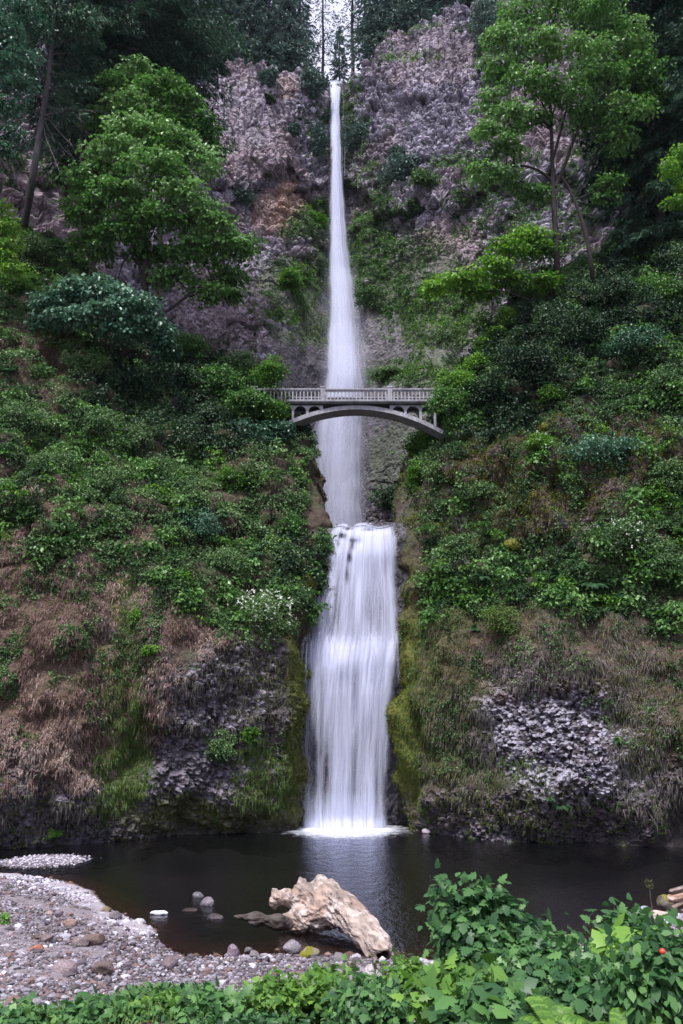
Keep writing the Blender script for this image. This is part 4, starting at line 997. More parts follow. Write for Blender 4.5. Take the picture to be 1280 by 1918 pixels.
def conifer_mesh(Ht, r0, Rb, z0, seed, nlev, cards, droop=.35, needle=.75, sparse=1.0, Tz=1.0, top=.12, blen=None, wid=1.0):
    """returns trunk MB and needle Cloud for a conifer standing at the origin"""
    m = MB(); zs = np.linspace(0, Ht, 16); m.tube(np.stack([.02 * Ht * .1 * np.sin(zs * .3 + seed), 0 * zs, zs], -1), np.linspace(r0, .05, 16), 8)
    cl = Cloud(); P_, D_, N_, T_, S_ = [], [], [], [], []
    for i in range(nlev):
        f = i / (nlev - 1); z = z0 + (Ht - z0) * f ** 1.05
        R0 = Rb * (1 - f) ** .8 * (.55 + .45 * min(1, f * 6 + .35)) + top
        nb = rng.integers(3, 6)
        for b_ in range(nb):
            if rng.random() > sparse: continue
            a = rng.random() * 2 * np.pi; R1 = R0 * rng.uniform(.65, 1.2); t = np.linspace(0, 1, 6)
            bp = np.stack([np.cos(a) * R1 * t, np.sin(a) * R1 * t, z + rng.uniform(-.3, .3) - droop * R1 * t ** 1.6 + .1 * R1 * t], -1)
            m.tube(bp, np.linspace(.02 + R1 * .012, .012, 6), 3, False)
            n = max(6, int(cards * R1)); s = rng.uniform(.12, 1, n) ** .8
            p = np.stack([np.interp(s, t, bp[:, j]) for j in range(3)], -1); side = rng.choice([-1, 1], n)
            rad = np.array([np.cos(a), np.sin(a), 0]); tan = np.array([-np.sin(a), np.cos(a), 0])
            wd = .32 * R1 * (1 - .65 * s) * rng.random(n) * wid
            p = p + tan * (side * wd)[:, None]; p[:, 2] -= wd * .35 + rng.random(n) * .12
            d = rad * .55 + tan * side[:, None] * rng.uniform(.2, 1, (n, 1)) + rng.normal(size=(n, 3)) * .25; d[:, 2] -= rng.uniform(.1, .8, n)
            P_.append(p); D_.append(d); N_.append(np.array([0, 0, 1.]) + rng.normal(size=(n, 3)) * .5); T_.append(np.full(n, rng.normal() * .5)); S_.append(needle * rng.uniform(.6, 1.3, n))
    cl.add(*leaves(np.concatenate(P_), np.concatenate(D_), np.concatenate(N_), np.concatenate(S_), T_NEEDLE, np.concatenate(T_)))
    return m, cl

# ============================================================ CONIFERS ON THE RIM (four kinds, then copies)
def rim_conifers():
    kinds = []
    specs = [(38, .42, 5.2, 1.0, 46, 9.0, 1.0), (44, .48, 5.8, 3.0, 50, 8.0, .92), (30, .34, 4.2, .6, 40, 9.5, 1.0), (46, .42, 5.6, 13.0, 30, 5.5, .8)]
    words = ['broad', 'tall', 'small pointed', 'thin bare-stemmed']
    topx = [-420, 0, 200, 340, 380, 480, 560, 600, 618, 648, 680, 700, 730, 800, 860, 900, 1000, 1280]
    topy = [10, 60, 60, 78, 105, 130, 140, 150, 157, 157, 138, 100, 62, 38, 8, -15, -60, -190]
    ybx = [-420, 0, 200, 380, 480, 560, 600, 625, 650, 690, 740, 800, 860, 900, 1000, 1280]
    yby = [80, 97, 105, 112, 116, 121, 126, 129, 128, 121, 118, 115, 113, 110, 102, 92]
    place = [(345, 0, 3, 0), (366, 1, 6, 0), (385, 2, 2.5, 0), (404, 0, 9, 0), (424, 2, 3, 0), (442, 1, 7, 0), (463, 0, 3.5, 0), (482, 1, 12, 0), (500, 2, 3, 0), (520, 0, 6, 0),
             (541, 1, 4, 0), (559, 0, 10, 0), (636, 2, 16, 7), (661, 3, 4, 0), (604, 3, 12, 0), (686, 3, 16, 0), (704, 0, 5, 0), (722, 1, 10, 0), (746, 0, 8, 0), (772, 2, 6, 0),
             (797, 1, 9, 0), (824, 0, 5, 0), (850, 1, 9, 0), (876, 0, 5, 0), (905, 1, 8, 0), (320, 1, 5, 0), (296, 0, 6, 0), (262, 1, 5, 0), (226, 0, 8, 0), (190, 1, 6, 0), ]
    nl = nr = 0; protos = {}
    lefts = sorted([p for p in place if p[0] < 628], key=lambda p: -p[0]); rights = sorted([p for p in place if p[0] >= 628], key=lambda p: p[0])
    ords = ['first', 'second', 'third', 'fourth', 'fifth', 'sixth', 'seventh', 'eighth', 'ninth', 'tenth', 'eleventh', 'twelfth', 'thirteenth', 'fourteenth', 'fifteenth',
            'sixteenth', 'seventeenth', 'eighteenth', 'nineteenth', 'twentieth']
    for side, lst in (('left', lefts), ('right', rights)):
        for i, (px, k, dy, sink) in enumerate(lst):
            Yb = np.interp(px, ybx, yby) + 8 + dy; zt = W(px, np.interp(px, topx, topy), np.interp(px, ybx, yby) + 8)[2]
            X = W(px, 0, Yb)[0]; X = (px - CX) / FPX * (Yb * ct + (zt - H) * st)
            loc = (X, Yb, zt + .35 * dy - .6 - sink * .3)
            lb = f'{words[k]} conifer on the cliff rim, {ords[i]} {side} of the fall top'
            if k not in protos:
                root = empty('conifer', loc, lb, 'tree', 'conifers along the cliff rim')
                Ht, r0, Rb, z0, nlev, cards, sp = specs[k]; m, cl = conifer_mesh(Ht, r0, Rb, z0, k, nlev, cards, sparse=sp, needle=1.05 if k != 3 else .8, wid=1.3)
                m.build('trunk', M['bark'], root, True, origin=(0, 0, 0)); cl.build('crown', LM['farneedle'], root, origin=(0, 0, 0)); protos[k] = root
            else:
                s0 = protos[k]; root = s0.copy(); COL.objects.link(root); root.location = [float(q) for q in loc]; root['label'] = lb
                for ch in s0.children: c2 = ch.copy(); COL.objects.link(c2); c2.parent = root
                root.rotation_euler = (0, 0, rng.uniform(0, 6.28)); s_ = rng.uniform(.88, 1.12); root.scale = (s_, s_, s_)
rim_conifers()

# ============================================================ NEAR TREES
g_ = lambda px, py: tuple(hit(px, py)) if hit(px, py) is not None else tuple(W(px, py, 75))
def base_on(px, py): return (px, py, float(hit(px, py)[1]) + .6)
b1 = base_on(274, 668)
broadleaf('maple_tree', 'big broadleaf maple with layered drooping crown and dark trunk on the left slope', [b1, (272, 600, 72.5), (272, 520, 72), (276, 430, 72), (282, 350, 72), (280, 280, 72), (270, 230, 72)], .42,
  [(250, 245, 62, 34, -1.5, .5), (215, 290, 60, 36, -2.5, .3), (315, 268, 60, 38, -2, .7), (365, 305, 48, 40, -1.5, .8), (170, 335, 58, 34, -2.2, .2), (290, 320, 70, 42, -3.5, .2),
   (225, 370, 60, 36, -3), (350, 375, 62, 40, -2.5, .4), (160, 395, 48, 30, -1, .4), (390, 420, 52, 34, -1.5), (435, 462, 50, 26, -1), (300, 415, 58, 34, -2.5), (230, 440, 55, 34, -1.5),
   (370, 470, 60, 30, -1), (430, 520, 34, 24, .5), (330, 520, 50, 26, 1), (180, 460, 44, 28, .5), (405, 545, 44, 20, .5, .3), (290, 480, 50, 26, 1)], 71.5, 'maple', tint=.15,
  extra=[(.2, [(272, 560, 72.4), (262, 500, 72), (240, 440, 71.5), (215, 390, 71)]), (.17, [(274, 600, 72.5), (310, 585, 72), (350, 555, 71.5), (385, 530, 71.2), (425, 510, 71)]), (.16, [(276, 470, 72), (250, 470, 71), (232, 490, 71), (222, 520, 71.5)])])
broadleaf('maple_tree', 'taller maple crown rising behind the big left maple, pale drooping leaf tiers', [(300, 560, 79), (300, 450, 78), (295, 330, 77.5), (280, 220, 77.5), (262, 150, 77.5)], .36,
  [(256, 132, 40, 24, -1.5, .5), (215, 168, 44, 32, -1.5, .2), (300, 165, 50, 30, -2, .4), (250, 195, 56, 32, -2.5, .4), (345, 195, 44, 34, -1.5), (190, 220, 36, 28, -1), (380, 245, 32, 34, -.8, -.2), (325, 235, 50, 30, -1, -.1), (400, 285, 22, 24, 0, -.3), (240, 225, 46, 24, -1)], 77, 'maple', tint=0)
broadleaf('maple_tree', 'low spreading maple with cool blue-green leaves at the brow of the left slope', [base_on(250, 690), (240, 660, 68), (215, 630, 67), (190, 590, 66.5)], .2,
  [(105, 565, 36, 24, -1, .2), (150, 545, 44, 26, -1, .6), (205, 545, 48, 28, -1.5, .8), (250, 580, 48, 30, -1.5, .6), (130, 595, 40, 22, -1.3, .4), (185, 590, 48, 26, -2, .5), (285, 610, 40, 26, -1, .3), (240, 625, 44, 24, -1, -.2), (90, 600, 22, 18, 0, .4), (310, 650, 32, 24, 0, -.3)], 67.5, 'teal', leaf=.46, dens=1.0, tint=0.1)
b2 = base_on(1046, 560)
broadleaf('maple_tree', 'large maple with forked dark trunk and airy bright crown on the right slope', [b2, (1044, 500, 71.5), (1040, 420, 71), (1036, 350, 71), (1034, 270, 71), (1030, 180, 71), (1020, 90, 71)], .36,
  [(985, 20, 50, 34, -1.5, .4), (1050, -5, 56, 40, -1, .3), (1125, 30, 54, 40, -1.5, .1), (1180, 70, 44, 34, -1, .2), (955, 78, 44, 34, -1.5, .3), (1020, 85, 56, 34, -2.5, .6), (1095, 95, 52, 34, -2.5, .3), (940, 130, 36, 30, -1, .3),
   (990, 150, 50, 30, -2.5, .4), (1060, 160, 56, 30, -2.5, .1), (1140, 140, 50, 32, -1.5), (1205, 130, 36, 34, -1, -.2), (920, 190, 30, 26, -.8, .5), (965, 215, 46, 28, -2.2, .3), (1175, 200, 46, 30, -1.5), (1225, 175, 30, 24, 0, -.2),
   (912, 250, 28, 26, -1.5, .6), (950, 275, 36, 22, -1.5, .3), (905, 325, 26, 28, -1, .6), (945, 330, 32, 20, -.5, .2), (1000, 225, 40, 20, 0), (1100, 215, 50, 22, 0, -.2), (1090, 20, 40, 30, 2, -.3), (1150, 260, 40, 30, .5, -.3), (1140, 350, 30, 26, .5, -.2), (1000, 360, 34, 20, .5, -.2)], 70.5, 'maple', tint=.25, leaf=.42, dens=.72,
  extra=[(.26, [base_on(1112, 545), (1108, 500, 71.4), (1098, 440, 71), (1080, 385, 71), (1062, 345, 71), (1045, 325, 71)]), (.2, [(1040, 350, 71), (1062, 300, 71), (1080, 250, 70.8), (1110, 205, 70.6), (1165, 190, 70.4)]),
         (.16, [(1036, 340, 71), (1010, 320, 71), (970, 310, 70.8), (920, 325, 70.5)]), (.15, [(1036, 300, 71), (1052, 240, 71), (1070, 170, 71), (1085, 100, 71)]), (.1, [(1060, 400, 71), (1110, 300, 72), (1130, 250, 72), (1150, 150, 72)])])
broadleaf('maple_tree', 'slim maple reaching left over the gorge with bright yellow-green leaves', [base_on(1030, 620), (1015, 580, 73), (985, 560, 72), (940, 545, 71.5), (890, 548, 71.5)], .17,
  [(812, 537, 24, 10, -.5, .9), (845, 528, 32, 16, -.5, .7), (885, 518, 36, 18, -.8, .6), (925, 498, 36, 24, -1, .3), (955, 465, 36, 26, -.8, .4), (990, 440, 34, 24, -.5, .5), (1015, 470, 34, 26, 0, 0), (965, 520, 40, 22, -.5, .1), (1010, 530, 36, 22, 0, -.1), (925, 545, 30, 14, 0, .2), (890, 545, 26, 8, 0, .3)], 71.8, 'bright', tint=-.5, leaf=.38, dens=.9)
broadleaf('maple_tree', 'thin yellowish sapling crown on the brow just below the slim reaching maple', [base_on(950, 655), (945, 625, 73), (935, 595, 73)], .08,
  [(900, 600, 22, 20, 0, .1), (935, 590, 28, 20, 0, .2), (905, 640, 22, 16, 0, .3), (960, 610, 24, 18, 0, 0), (930, 625, 24, 18, -.4, .1)], 73, 'bright', leaf=.26, tint=-.55, dens=.6, spr=.8, nleaf=36)
broadleaf('broadleaf_tree', 'bright leafy branches of a broadleaf tree reaching in at the right edge', [base_on(1330, 560), (1325, 470, 60), (1310, 390, 60), (1290, 330, 60)], .2,
  [(1275, 285, 22, 16, 0, .4), (1262, 312, 24, 18, -.5, .5), (1280, 350, 24, 20, 0, .4), (1268, 378, 20, 14, 0, .3), (1310, 300, 30, 26, 0, 0), (1320, 360, 34, 30, 0, 0)], 60, 'bright', leaf=.27, tint=-.3, spr=.8)
broadleaf('broadleaf_tree', 'yellow-green broadleaf bush-like tree at the left edge under the leaning conifer', [base_on(-10, 520), (-5, 470, 66), (0, 440, 66)], .16,
  [(5, 395, 26, 18, 0, .6), (20, 425, 26, 20, -.4, .5), (-5, 440, 30, 24, 0, .4), (25, 465, 24, 18, 0, .4), (0, 485, 30, 20, 0, .3), (-40, 430, 34, 34, 0, 0), (30, 505, 26, 14, 0, .1)], 66, 'bright', leaf=.3, tint=-.1)
broadleaf('broadleaf_tree', 'dark cool-green broadleaf crown hanging in the upper left corner', [(-60, 620, 64), (-50, 450, 63), (-40, 280, 62.5), (-30, 120, 62)], .3,
  [(10, 60, 44, 34, 0), (40, 100, 36, 30, -.5), (0, 130, 46, 34, -.5, .1), (35, 165, 34, 26, 0), (5, 205, 40, 30, 0), (-40, 170, 40, 60, 0), (-30, 60, 40, 50, 0), (15, 15, 50, 34, 0), (20, 250, 30, 22, 0, -.2), (-10, 285, 36, 28, 0, -.2), (60, 40, 30, 30, .5, -.2)], 62.5, 'teal', leaf=.34, tint=-.35)
# dark conifers close by: leaning bare-stemmed one on the left, dense ones on both sides
def near_conifer(label, trunk, r0, spans, mat='needle', needle=.62, cards=20, bark='greybark', dead=()):
    """spans: (t0, t1, reach_left_px, reach_right_px, count) live branches along the trunk"""
    tp = catmull(np.array([W(*p) for p in trunk]), 60); root = empty('conifer', tp[0], label, 'tree')
    m = MB(); m.tube(tp, np.linspace(r0, r0 * .35, 60), 10, jitter=.08); cl = Cloud()
    for (t0, t1, rl, rr, cnt) in spans:
        for i in range(cnt):
            f = t0 + (t1 - t0) * rng.random(); p0 = tp[int(f * 59)]; a = rng.random() * 2 * np.pi
            k = float(np.linalg.norm(p0 - np.array([0, 0, H]))) / FPX; Rr = (rr if math.cos(a) > 0 else rl) * k; Rr = Rr * abs(math.cos(a)) + .8 * (rl + rr) / 2 * k * abs(math.sin(a)); Rr *= rng.uniform(.55, 1.05)
            t = np.linspace(0, 1, 7); rad = np.array([math.cos(a), math.sin(a), 0]); tan = np.array([-math.sin(a), math.cos(a), 0])
            bp = p0 + rad * (Rr * t)[:, None]; bp[:, 2] += Rr * (.18 * t - rng.uniform(.3, .6) * t ** 1.8); bp[1:] += rng.normal(size=(6, 3)) * .03 * Rr
            m.tube(bp, np.linspace(.03 + Rr * .01, .015, 7), 4, False)
            n = max(10, int(1.7 * cards * Rr)); s = rng.uniform(.15, 1.02, n) ** .75
            p = np.stack([np.interp(s, t, bp[:, j]) for j in range(3)], -1); side = rng.choice([-1, 1], n); wd = .30 * Rr * (1.05 - .7 * s) * rng.random(n)
            p = p + tan * (side * wd)[:, None] + rad * (wd * .5)[:, None]; p[:, 2] -= wd * .3 + rng.random(n) ** 2 * .5
            d = rad * .6 + tan * side[:, None] * rng.uniform(.2, 1, (n, 1)) + rng.normal(size=(n, 3)) * .3; d[:, 2] -= rng.uniform(.2, 1.1, n)
            cl.add(*leaves(p, d, np.array([0, 0, 1.]) + rng.normal(size=(n, 3)) * .5, needle * rng.uniform(.6, 1.3, n), T_NEEDLE, np.full(n, rng.normal() * .45)))
    for (f, dx, dy_) in dead:
        p0 = tp[int(f * 59)]; k = float(np.linalg.norm(p0 - np.array([0, 0, H]))) / FPX; L_ = math.hypot(dx, dy_) * k
        q = p0 + np.array([dx * k, rng.uniform(-.5, .5) * L_, -dy_ * k]); pp = limb(m, p0, q, .10, .025, .08, 7, 5)
        for _ in range(3): j = rng.integers(2, 6); limb(m, pp[j], pp[j] + rng.normal(size=3) * L_ * .22 + np.array([0, 0, -.1 * L_]), .035, .014, 0, 4, 3)
    m.build('trunk', M[bark], root, True); cl.build('crown', LM[mat], root); return root
near_conifer('tall leaning conifer with bare grey trunk and dead lower branches at upper left', [base_on(44, 436), (62, 330, 74), (78, 230, 74), (90, 150, 74), (100, 60, 74), (104, -60, 74), (108, -200, 74)], .42,
  [(.36, .5, 70, 70, 10), (.48, .75, 110, 100, 46), (.72, 1, 100, 90, 40)], cards=30,
  dead=[(.36, -90, 60), (.37, 100, 30), (.38, 60, 80), (.36, -50, 110), (.34, 50, 120), (.4, 110, 20), (.4, -80, 30), (.32, 70, 70), (.42, 80, 60), (.3, -60, 50), (.44, -100, 10), (.25, 50, 30), (.38, 30, 70)])
near_conifer('dense dark cedar with hanging sprays above the left maples', [(205, 500, 84), (215, 300, 83), (225, 150, 83), (235, 0, 83), (245, -220, 83)], .5,
  [(.42, .62, 80, 120, 40), (.55, .8, 90, 170, 70), (.75, 1, 100, 150, 60)], cards=34, needle=.7)
near_conifer('narrow dark fir between the leaning conifer and the hanging cedar', [(150, 480, 86), (155, 280, 85), (160, 100, 85), (165, -160, 85)], .4,
  [(.35, .6, 60, 60, 30), (.55, 1, 90, 80, 70)], cards=30, needle=.7)
near_conifer('dark conifer filling the upper right corner beside the large maple', [base_on(1240, 470), (1238, 300, 76), (1240, 120, 76), (1243, -60, 76), (1246, -300, 76)], .5,
  [(0.02, .35, 75, 80, 60), (.3, .65, 100, 110, 80), (.6, 1, 110, 110, 70)], cards=30, needle=.65)
near_conifer('dark conifer just right of the trunks of the large maple', [base_on(1178, 500), (1176, 380, 79), (1176, 200, 79), (1178, 0, 79), (1180, -200, 79)], .4,
  [(0.0, .4, 50, 60, 60), (.35, .7, 70, 80, 70), (.65, 1, 90, 90, 60)], cards=30, needle=.65)
near_conifer('dark conifer cut by the right edge of the view', [base_on(1320, 440), (1318, 250, 72), (1318, 60, 72), (1318, -200, 72)], .5,
  [(0.0, .4, 80, 80, 50), (.35, 1, 100, 100, 90)], cards=30, needle=.65)

# ============================================================ SHRUBS, each rooted on the rock
def shrub(px, py, w_, h, label, mat='shrub', name='shrub', leaf=.2, n=None, tint=0, lift=.4, depth=.7, tmpl=T_DIA, cat='shrub', flowers=0, keys=('left', 'right', 'fallrock', 'back'), nleaf=40, base=None, over=.3, Yf=None):
    p = hit(px, py + h * .35, keys); 
    if p is None: p = W(px, py, 75)
    Y = float(p[1]) if Yf is None else Yf; k = float(mpp(px, py, Y)); root = empty(name, p, label, cat)
    c = W(px, py, Y) + np.array([0, -h * k * over, 0]); r = np.array([w_ * k, max(w_, h) * k * depth, h * k])
    ns = n or max(12, int(2.2 * (w_ * h) ** .5)); sp = ellip(c, r, ns, up=.3, lo=.3, front=.4); cl = Cloud()
    hg = (sp[:, 2] - c[2]) / r[2]
    sprays(cl, sp, np.clip(.34 * min(r[0], r[2] * 1.6), .25, 1.3) * rng.uniform(.6, 1.3, ns), nleaf, leaf, tmpl, tint + .3 * hg + rng.normal(size=ns) * .3, droop=.5, flat=.22)
    m = MB()
    for q in sp[::max(1, ns // 9)]: limb(m, p + rng.normal(size=3) * .1 - np.array([0, -.15, .1]), q, .035 + .006 * r[0], .01, .1, 6, 4)
    m.build('stem', M['bark'], root, True); cl.build('foliage', LM[mat], root)
    if flowers:
        f = Cloud(); q = ellip(c, r * 1.05, flowers, up=.5, lo=.85, front=.9); f.add(*leaves(np.repeat(q, 3, 0), rng.normal(size=(flowers * 3, 3)), np.array([0, -.6, 1.]) + rng.normal(size=(flowers * 3, 3)) * .3, .16, T_DIA))
        f.build('flower', LM['white'], root)['kind'] = 'stuff'
    return root
BK = ('back',)
SHR = [
 # beside the bridge, left
 ((505, 700, 34, 32, 'light green bush touching the left end of the bridge railing'), dict(Yf=70.6, mat='bright', tint=-.7, leaf=.22)),
 ((455, 690, 44, 34, 'rounded grey-green bush left of the bridge, below the driftless cliff face'), dict(mat='shrub', tint=.3, leaf=.22)),
 ((410, 720, 50, 36, 'dark maple bush two bushes left of the bridge'), dict(mat='maple', tint=-.4, leaf=.28)),
 ((470, 760, 50, 30, 'dark leafy bush below the left end of the bridge deck'), dict(Yf=70.2, mat='maple', tint=-.3, leaf=.28)),
 ((515, 775, 30, 22, 'small pale bush in front of the left spandrel arches'), dict(Yf=70.6, mat='bright', tint=-.8, leaf=.22, over=.8)),
 ((520, 812, 30, 24, 'blue-green bush covering the left foot of the bridge arch'), dict(Yf=70.6, mat='teal', tint=-.1, leaf=.26, over=.8)),
 ((465, 815, 50, 28, 'teal leafed bush under the left abutment'), dict(Yf=69.6, mat='teal', tint=-.2, leaf=.26)),
 ((395, 790, 54, 34, 'black-green thicket at the dark hollow left of the bridge'), dict(mat='dark', leaf=.26)),
 ((330, 720, 56, 40, 'dark bush under the big left maple'), dict(mat='dark', leaf=.28)),
 ((350, 655, 44, 34, 'mid-green bush with light tips right of the big left maple trunk'), dict(mat='maple', tint=-.1, leaf=.26)),
 ((250, 730, 60, 36, 'dark bush below the cool blue-green maple'), dict(mat='dark', leaf=.28)),
 # left slope
 ((200, 905, 70, 40, 'large rounded green bramble in the middle of the left slope'), dict(mat='shrub', tint=.3, leaf=.18, n=90)),
 ((110, 870, 50, 28, 'green bramble left of the large rounded bramble'), dict(mat='shrub', tint=.1, leaf=.18)),
 ((300, 880, 46, 26, 'low green bush right of the large rounded bramble'), dict(mat='shrub', leaf=.18)),
 ((360, 985, 60, 34, 'cool green bush on the lower edge of the left slope'), dict(mat='teal', tint=-.2, leaf=.18)),
 ((440, 900, 40, 30, 'yellowish green bush on the left slope near the gorge'), dict(mat='bright', tint=-.9, leaf=.17)),
 ((425, 1055, 60, 34, 'sprawling bush above the tan hanging grass clump'), dict(mat='shrub', tint=.2, leaf=.17)),
 ((495, 1150, 60, 46, 'bush dotted with tiny white flowers beside the lower fall'), dict(mat='shrub', tint=.5, leaf=.16, flowers=85, n=90)),
 ((545, 990, 30, 32, 'dark green bush left of the lip of the lower fall'), dict(mat='maple', tint=-.3, leaf=.2)),
 ((530, 1050, 40, 34, 'green bush below the bush at the lip, left side'), dict(mat='shrub', tint=0, leaf=.2)),
 ((170, 690, 40, 26, 'grey-green small bush below the left end of the blue-green maple'), dict(mat='shrub', tint=.2, leaf=.18)),
 ((190, 800, 44, 26, 'small dark bush above the large rounded bramble'), dict(mat='shrub', tint=-.3, leaf=.18)),
 ((40, 790, 50, 30, 'low leafy bush near the left edge, middle of the slope'), dict(mat='shrub', leaf=.18)),
 ((60, 470, 40, 30, 'green bush at the foot of the leaning conifer'), dict(mat='shrub', tint=.2, leaf=.24)),
 ((30, 540, 44, 26, 'light green bush on the brow at the left edge'), dict(mat='bright', tint=-.8, leaf=.22)),
 ((60, 960, 44, 20, 'dark green low bush above the dry grass'), dict(mat='shrub', tint=-.2, leaf=.17)),
 ((410, 1395, 34, 32, 'green plant growing on the dark left rock wall'), dict(mat='shrub', tint=.3, leaf=.14)),
 ((468, 1375, 20, 16, 'small light green plant on the dark left rock wall'), dict(mat='bright', tint=-.5, leaf=.14)),
 ((285, 1215, 14, 12, 'small bright maple seedling on the left wall'), dict(mat='bright', tint=0, leaf=.16)),
 ((258, 1155, 14, 18, 'small bright creeper at the top of the green strip on the left wall'), dict(mat='bright', tint=-.2, leaf=.15)),
 ((100, 1558, 16, 10, 'small fresh green plant at the foot of the left wall'), dict(mat='bright', tint=-.3, leaf=.13)),
 # beside the bridge, right, and the right slope
 ((845, 720, 44, 30, 'bright green bush at the right end of the bridge railing'), dict(Yf=71.0, mat='bright', tint=-.45, leaf=.22)),
 ((835, 765, 38, 32, 'mid-green bush covering the right end of the bridge deck'), dict(Yf=70.8, mat='maple', tint=0, leaf=.24, over=.9)),
 ((872, 800, 44, 34, 'dark green bush below the right end of the bridge'), dict(Yf=70.4, mat='maple', tint=-.3, leaf=.24)),
 ((900, 690, 40, 26, 'bright yellow-green bush on the brow above the bridge, right side'), dict(mat='bright', tint=-.1, leaf=.22)),
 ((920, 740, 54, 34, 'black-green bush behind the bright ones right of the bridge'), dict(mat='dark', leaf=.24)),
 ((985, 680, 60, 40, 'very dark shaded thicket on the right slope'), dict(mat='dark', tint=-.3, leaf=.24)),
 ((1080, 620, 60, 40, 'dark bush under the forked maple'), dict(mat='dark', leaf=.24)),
 ((1150, 560, 56, 34, 'dark green bush right of the forked maple trunks'), dict(mat='dark', tint=.3, leaf=.24)),
 ((1240, 560, 60, 44, 'mid-green shrub at the right edge below the conifers'), dict(mat='maple', tint=-.3, leaf=.24)),
 ((1190, 650, 60, 34, 'blue-green shrub on the right slope near the edge'), dict(mat='teal', tint=-.4, leaf=.22)),
 ((1250, 720, 44, 34, 'green shrub at the right edge, middle height'), dict(mat='shrub', leaf=.2)),
 ((1115, 855, 80, 30, 'vine maple with flat blue-green tiers jutting from the right wall'), dict(mat='teal', tint=.1, leaf=.24, n=70, over=1.0)),
 ((1030, 740, 26, 22, 'bright little bush on the brown right wall'), dict(mat='bright', tint=-.5, leaf=.18)),
 ((1010, 840, 26, 30, 'pale green plant with cream flower spikes on the right wall'), dict(mat='bright', tint=-.4, leaf=.18, flowers=14)),
 ((820, 890, 26, 34, 'green bush clinging beside the gorge right of the falls'), dict(mat='shrub', tint=.3, leaf=.18)),
 ((775, 900, 16, 40, 'bright strip of shrub along the right edge of the gorge'), dict(mat='bright', tint=-.6, leaf=.18)),
 ((860, 1030, 36, 34, 'green bush on the right wall level with the lip'), dict(mat='shrub', tint=0, leaf=.17)),
 ((905, 925, 30, 22, 'grey-green bush on the brown part of the right wall'), dict(mat='shrub', tint=.1, leaf=.17)),
 ((1160, 1010, 50, 40, 'bush with white drooping flowers on the right wall'), dict(mat='shrub', tint=-.1, leaf=.17, flowers=26)),
 ((1240, 1060, 44, 44, 'dark green bush near the right edge level with the ferns'), dict(mat='shrub', tint=-.3, leaf=.17)),
 ((940, 1165, 46, 34, 'rounded olive bush on the brow of the right wall'), dict(mat='green', tint=-.3, leaf=.14, n=70)),
 ((1250, 900, 40, 40, 'leafy bush at the right edge above the wall'), dict(mat='shrub', tint=0, leaf=.18)),
 # back cliff
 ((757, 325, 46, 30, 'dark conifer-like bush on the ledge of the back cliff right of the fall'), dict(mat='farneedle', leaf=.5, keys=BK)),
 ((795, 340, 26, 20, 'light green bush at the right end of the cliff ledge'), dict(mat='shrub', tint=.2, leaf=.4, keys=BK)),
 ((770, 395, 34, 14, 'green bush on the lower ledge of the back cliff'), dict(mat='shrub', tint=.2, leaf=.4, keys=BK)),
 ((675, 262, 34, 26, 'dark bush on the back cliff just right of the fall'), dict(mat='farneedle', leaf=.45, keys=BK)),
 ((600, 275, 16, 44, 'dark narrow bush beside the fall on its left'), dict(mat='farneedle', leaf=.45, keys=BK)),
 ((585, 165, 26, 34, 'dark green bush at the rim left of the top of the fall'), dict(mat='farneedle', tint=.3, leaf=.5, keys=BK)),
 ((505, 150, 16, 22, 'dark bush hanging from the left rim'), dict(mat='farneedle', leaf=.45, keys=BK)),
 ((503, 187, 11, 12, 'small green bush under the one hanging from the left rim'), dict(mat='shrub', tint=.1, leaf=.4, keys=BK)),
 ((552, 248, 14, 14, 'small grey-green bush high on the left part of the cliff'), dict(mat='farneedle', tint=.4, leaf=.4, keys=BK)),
 ((452, 372, 26, 16, 'grey-green bush in the hollow under the dark overhang'), dict(mat='farneedle', tint=.6, leaf=.4, keys=BK)),
 ((590, 415, 34, 10, 'bright green bush on the mossy ledge left of the fall'), dict(mat='bright', tint=-.4, leaf=.35, keys=BK)),
 ((545, 530, 22, 30, 'green bush on the middle of the cliff left of the fall'), dict(mat='bright', tint=-.7, leaf=.35, keys=BK)),
 ((660, 390, 0, 0, ''), None),
 ((905, 60, 22, 60, 'hanging green bush on the cliff at the left of the large maple'), dict(mat='farneedle', tint=.4, leaf=.45, keys=BK)),
 ((745, 290, 18, 12, 'small dark bush above the ledge bush on the right cliff'), dict(mat='farneedle', leaf=.4, keys=BK)),
 ((730, 700, 34, 12, 'dark green bush behind the bridge, right of the fall'), dict(mat='shrub', tint=-.1, leaf=.35, keys=BK)),
 ((690, 560, 26, 30, 'grey-green plants on the cliff right of the white water'), dict(mat='shrub', tint=.1, leaf=.3, keys=BK)),
 ((735, 930, 34, 26, 'dark green bush low in the gorge right of the upper fall'), dict(mat='dark', tint=.3, leaf=.26, keys=BK)),
 ((790, 840, 30, 34, 'light green bush low in the gorge under the bridge'), dict(mat='bright', tint=-.8, leaf=.26)),
]
for a, kw in SHR:
    if kw is None: continue
    x, y, w_, h, lb = a; lb = lb.replace(', below the driftless cliff face', '')
    shrub(x, y, w_, h, lb, **kw)

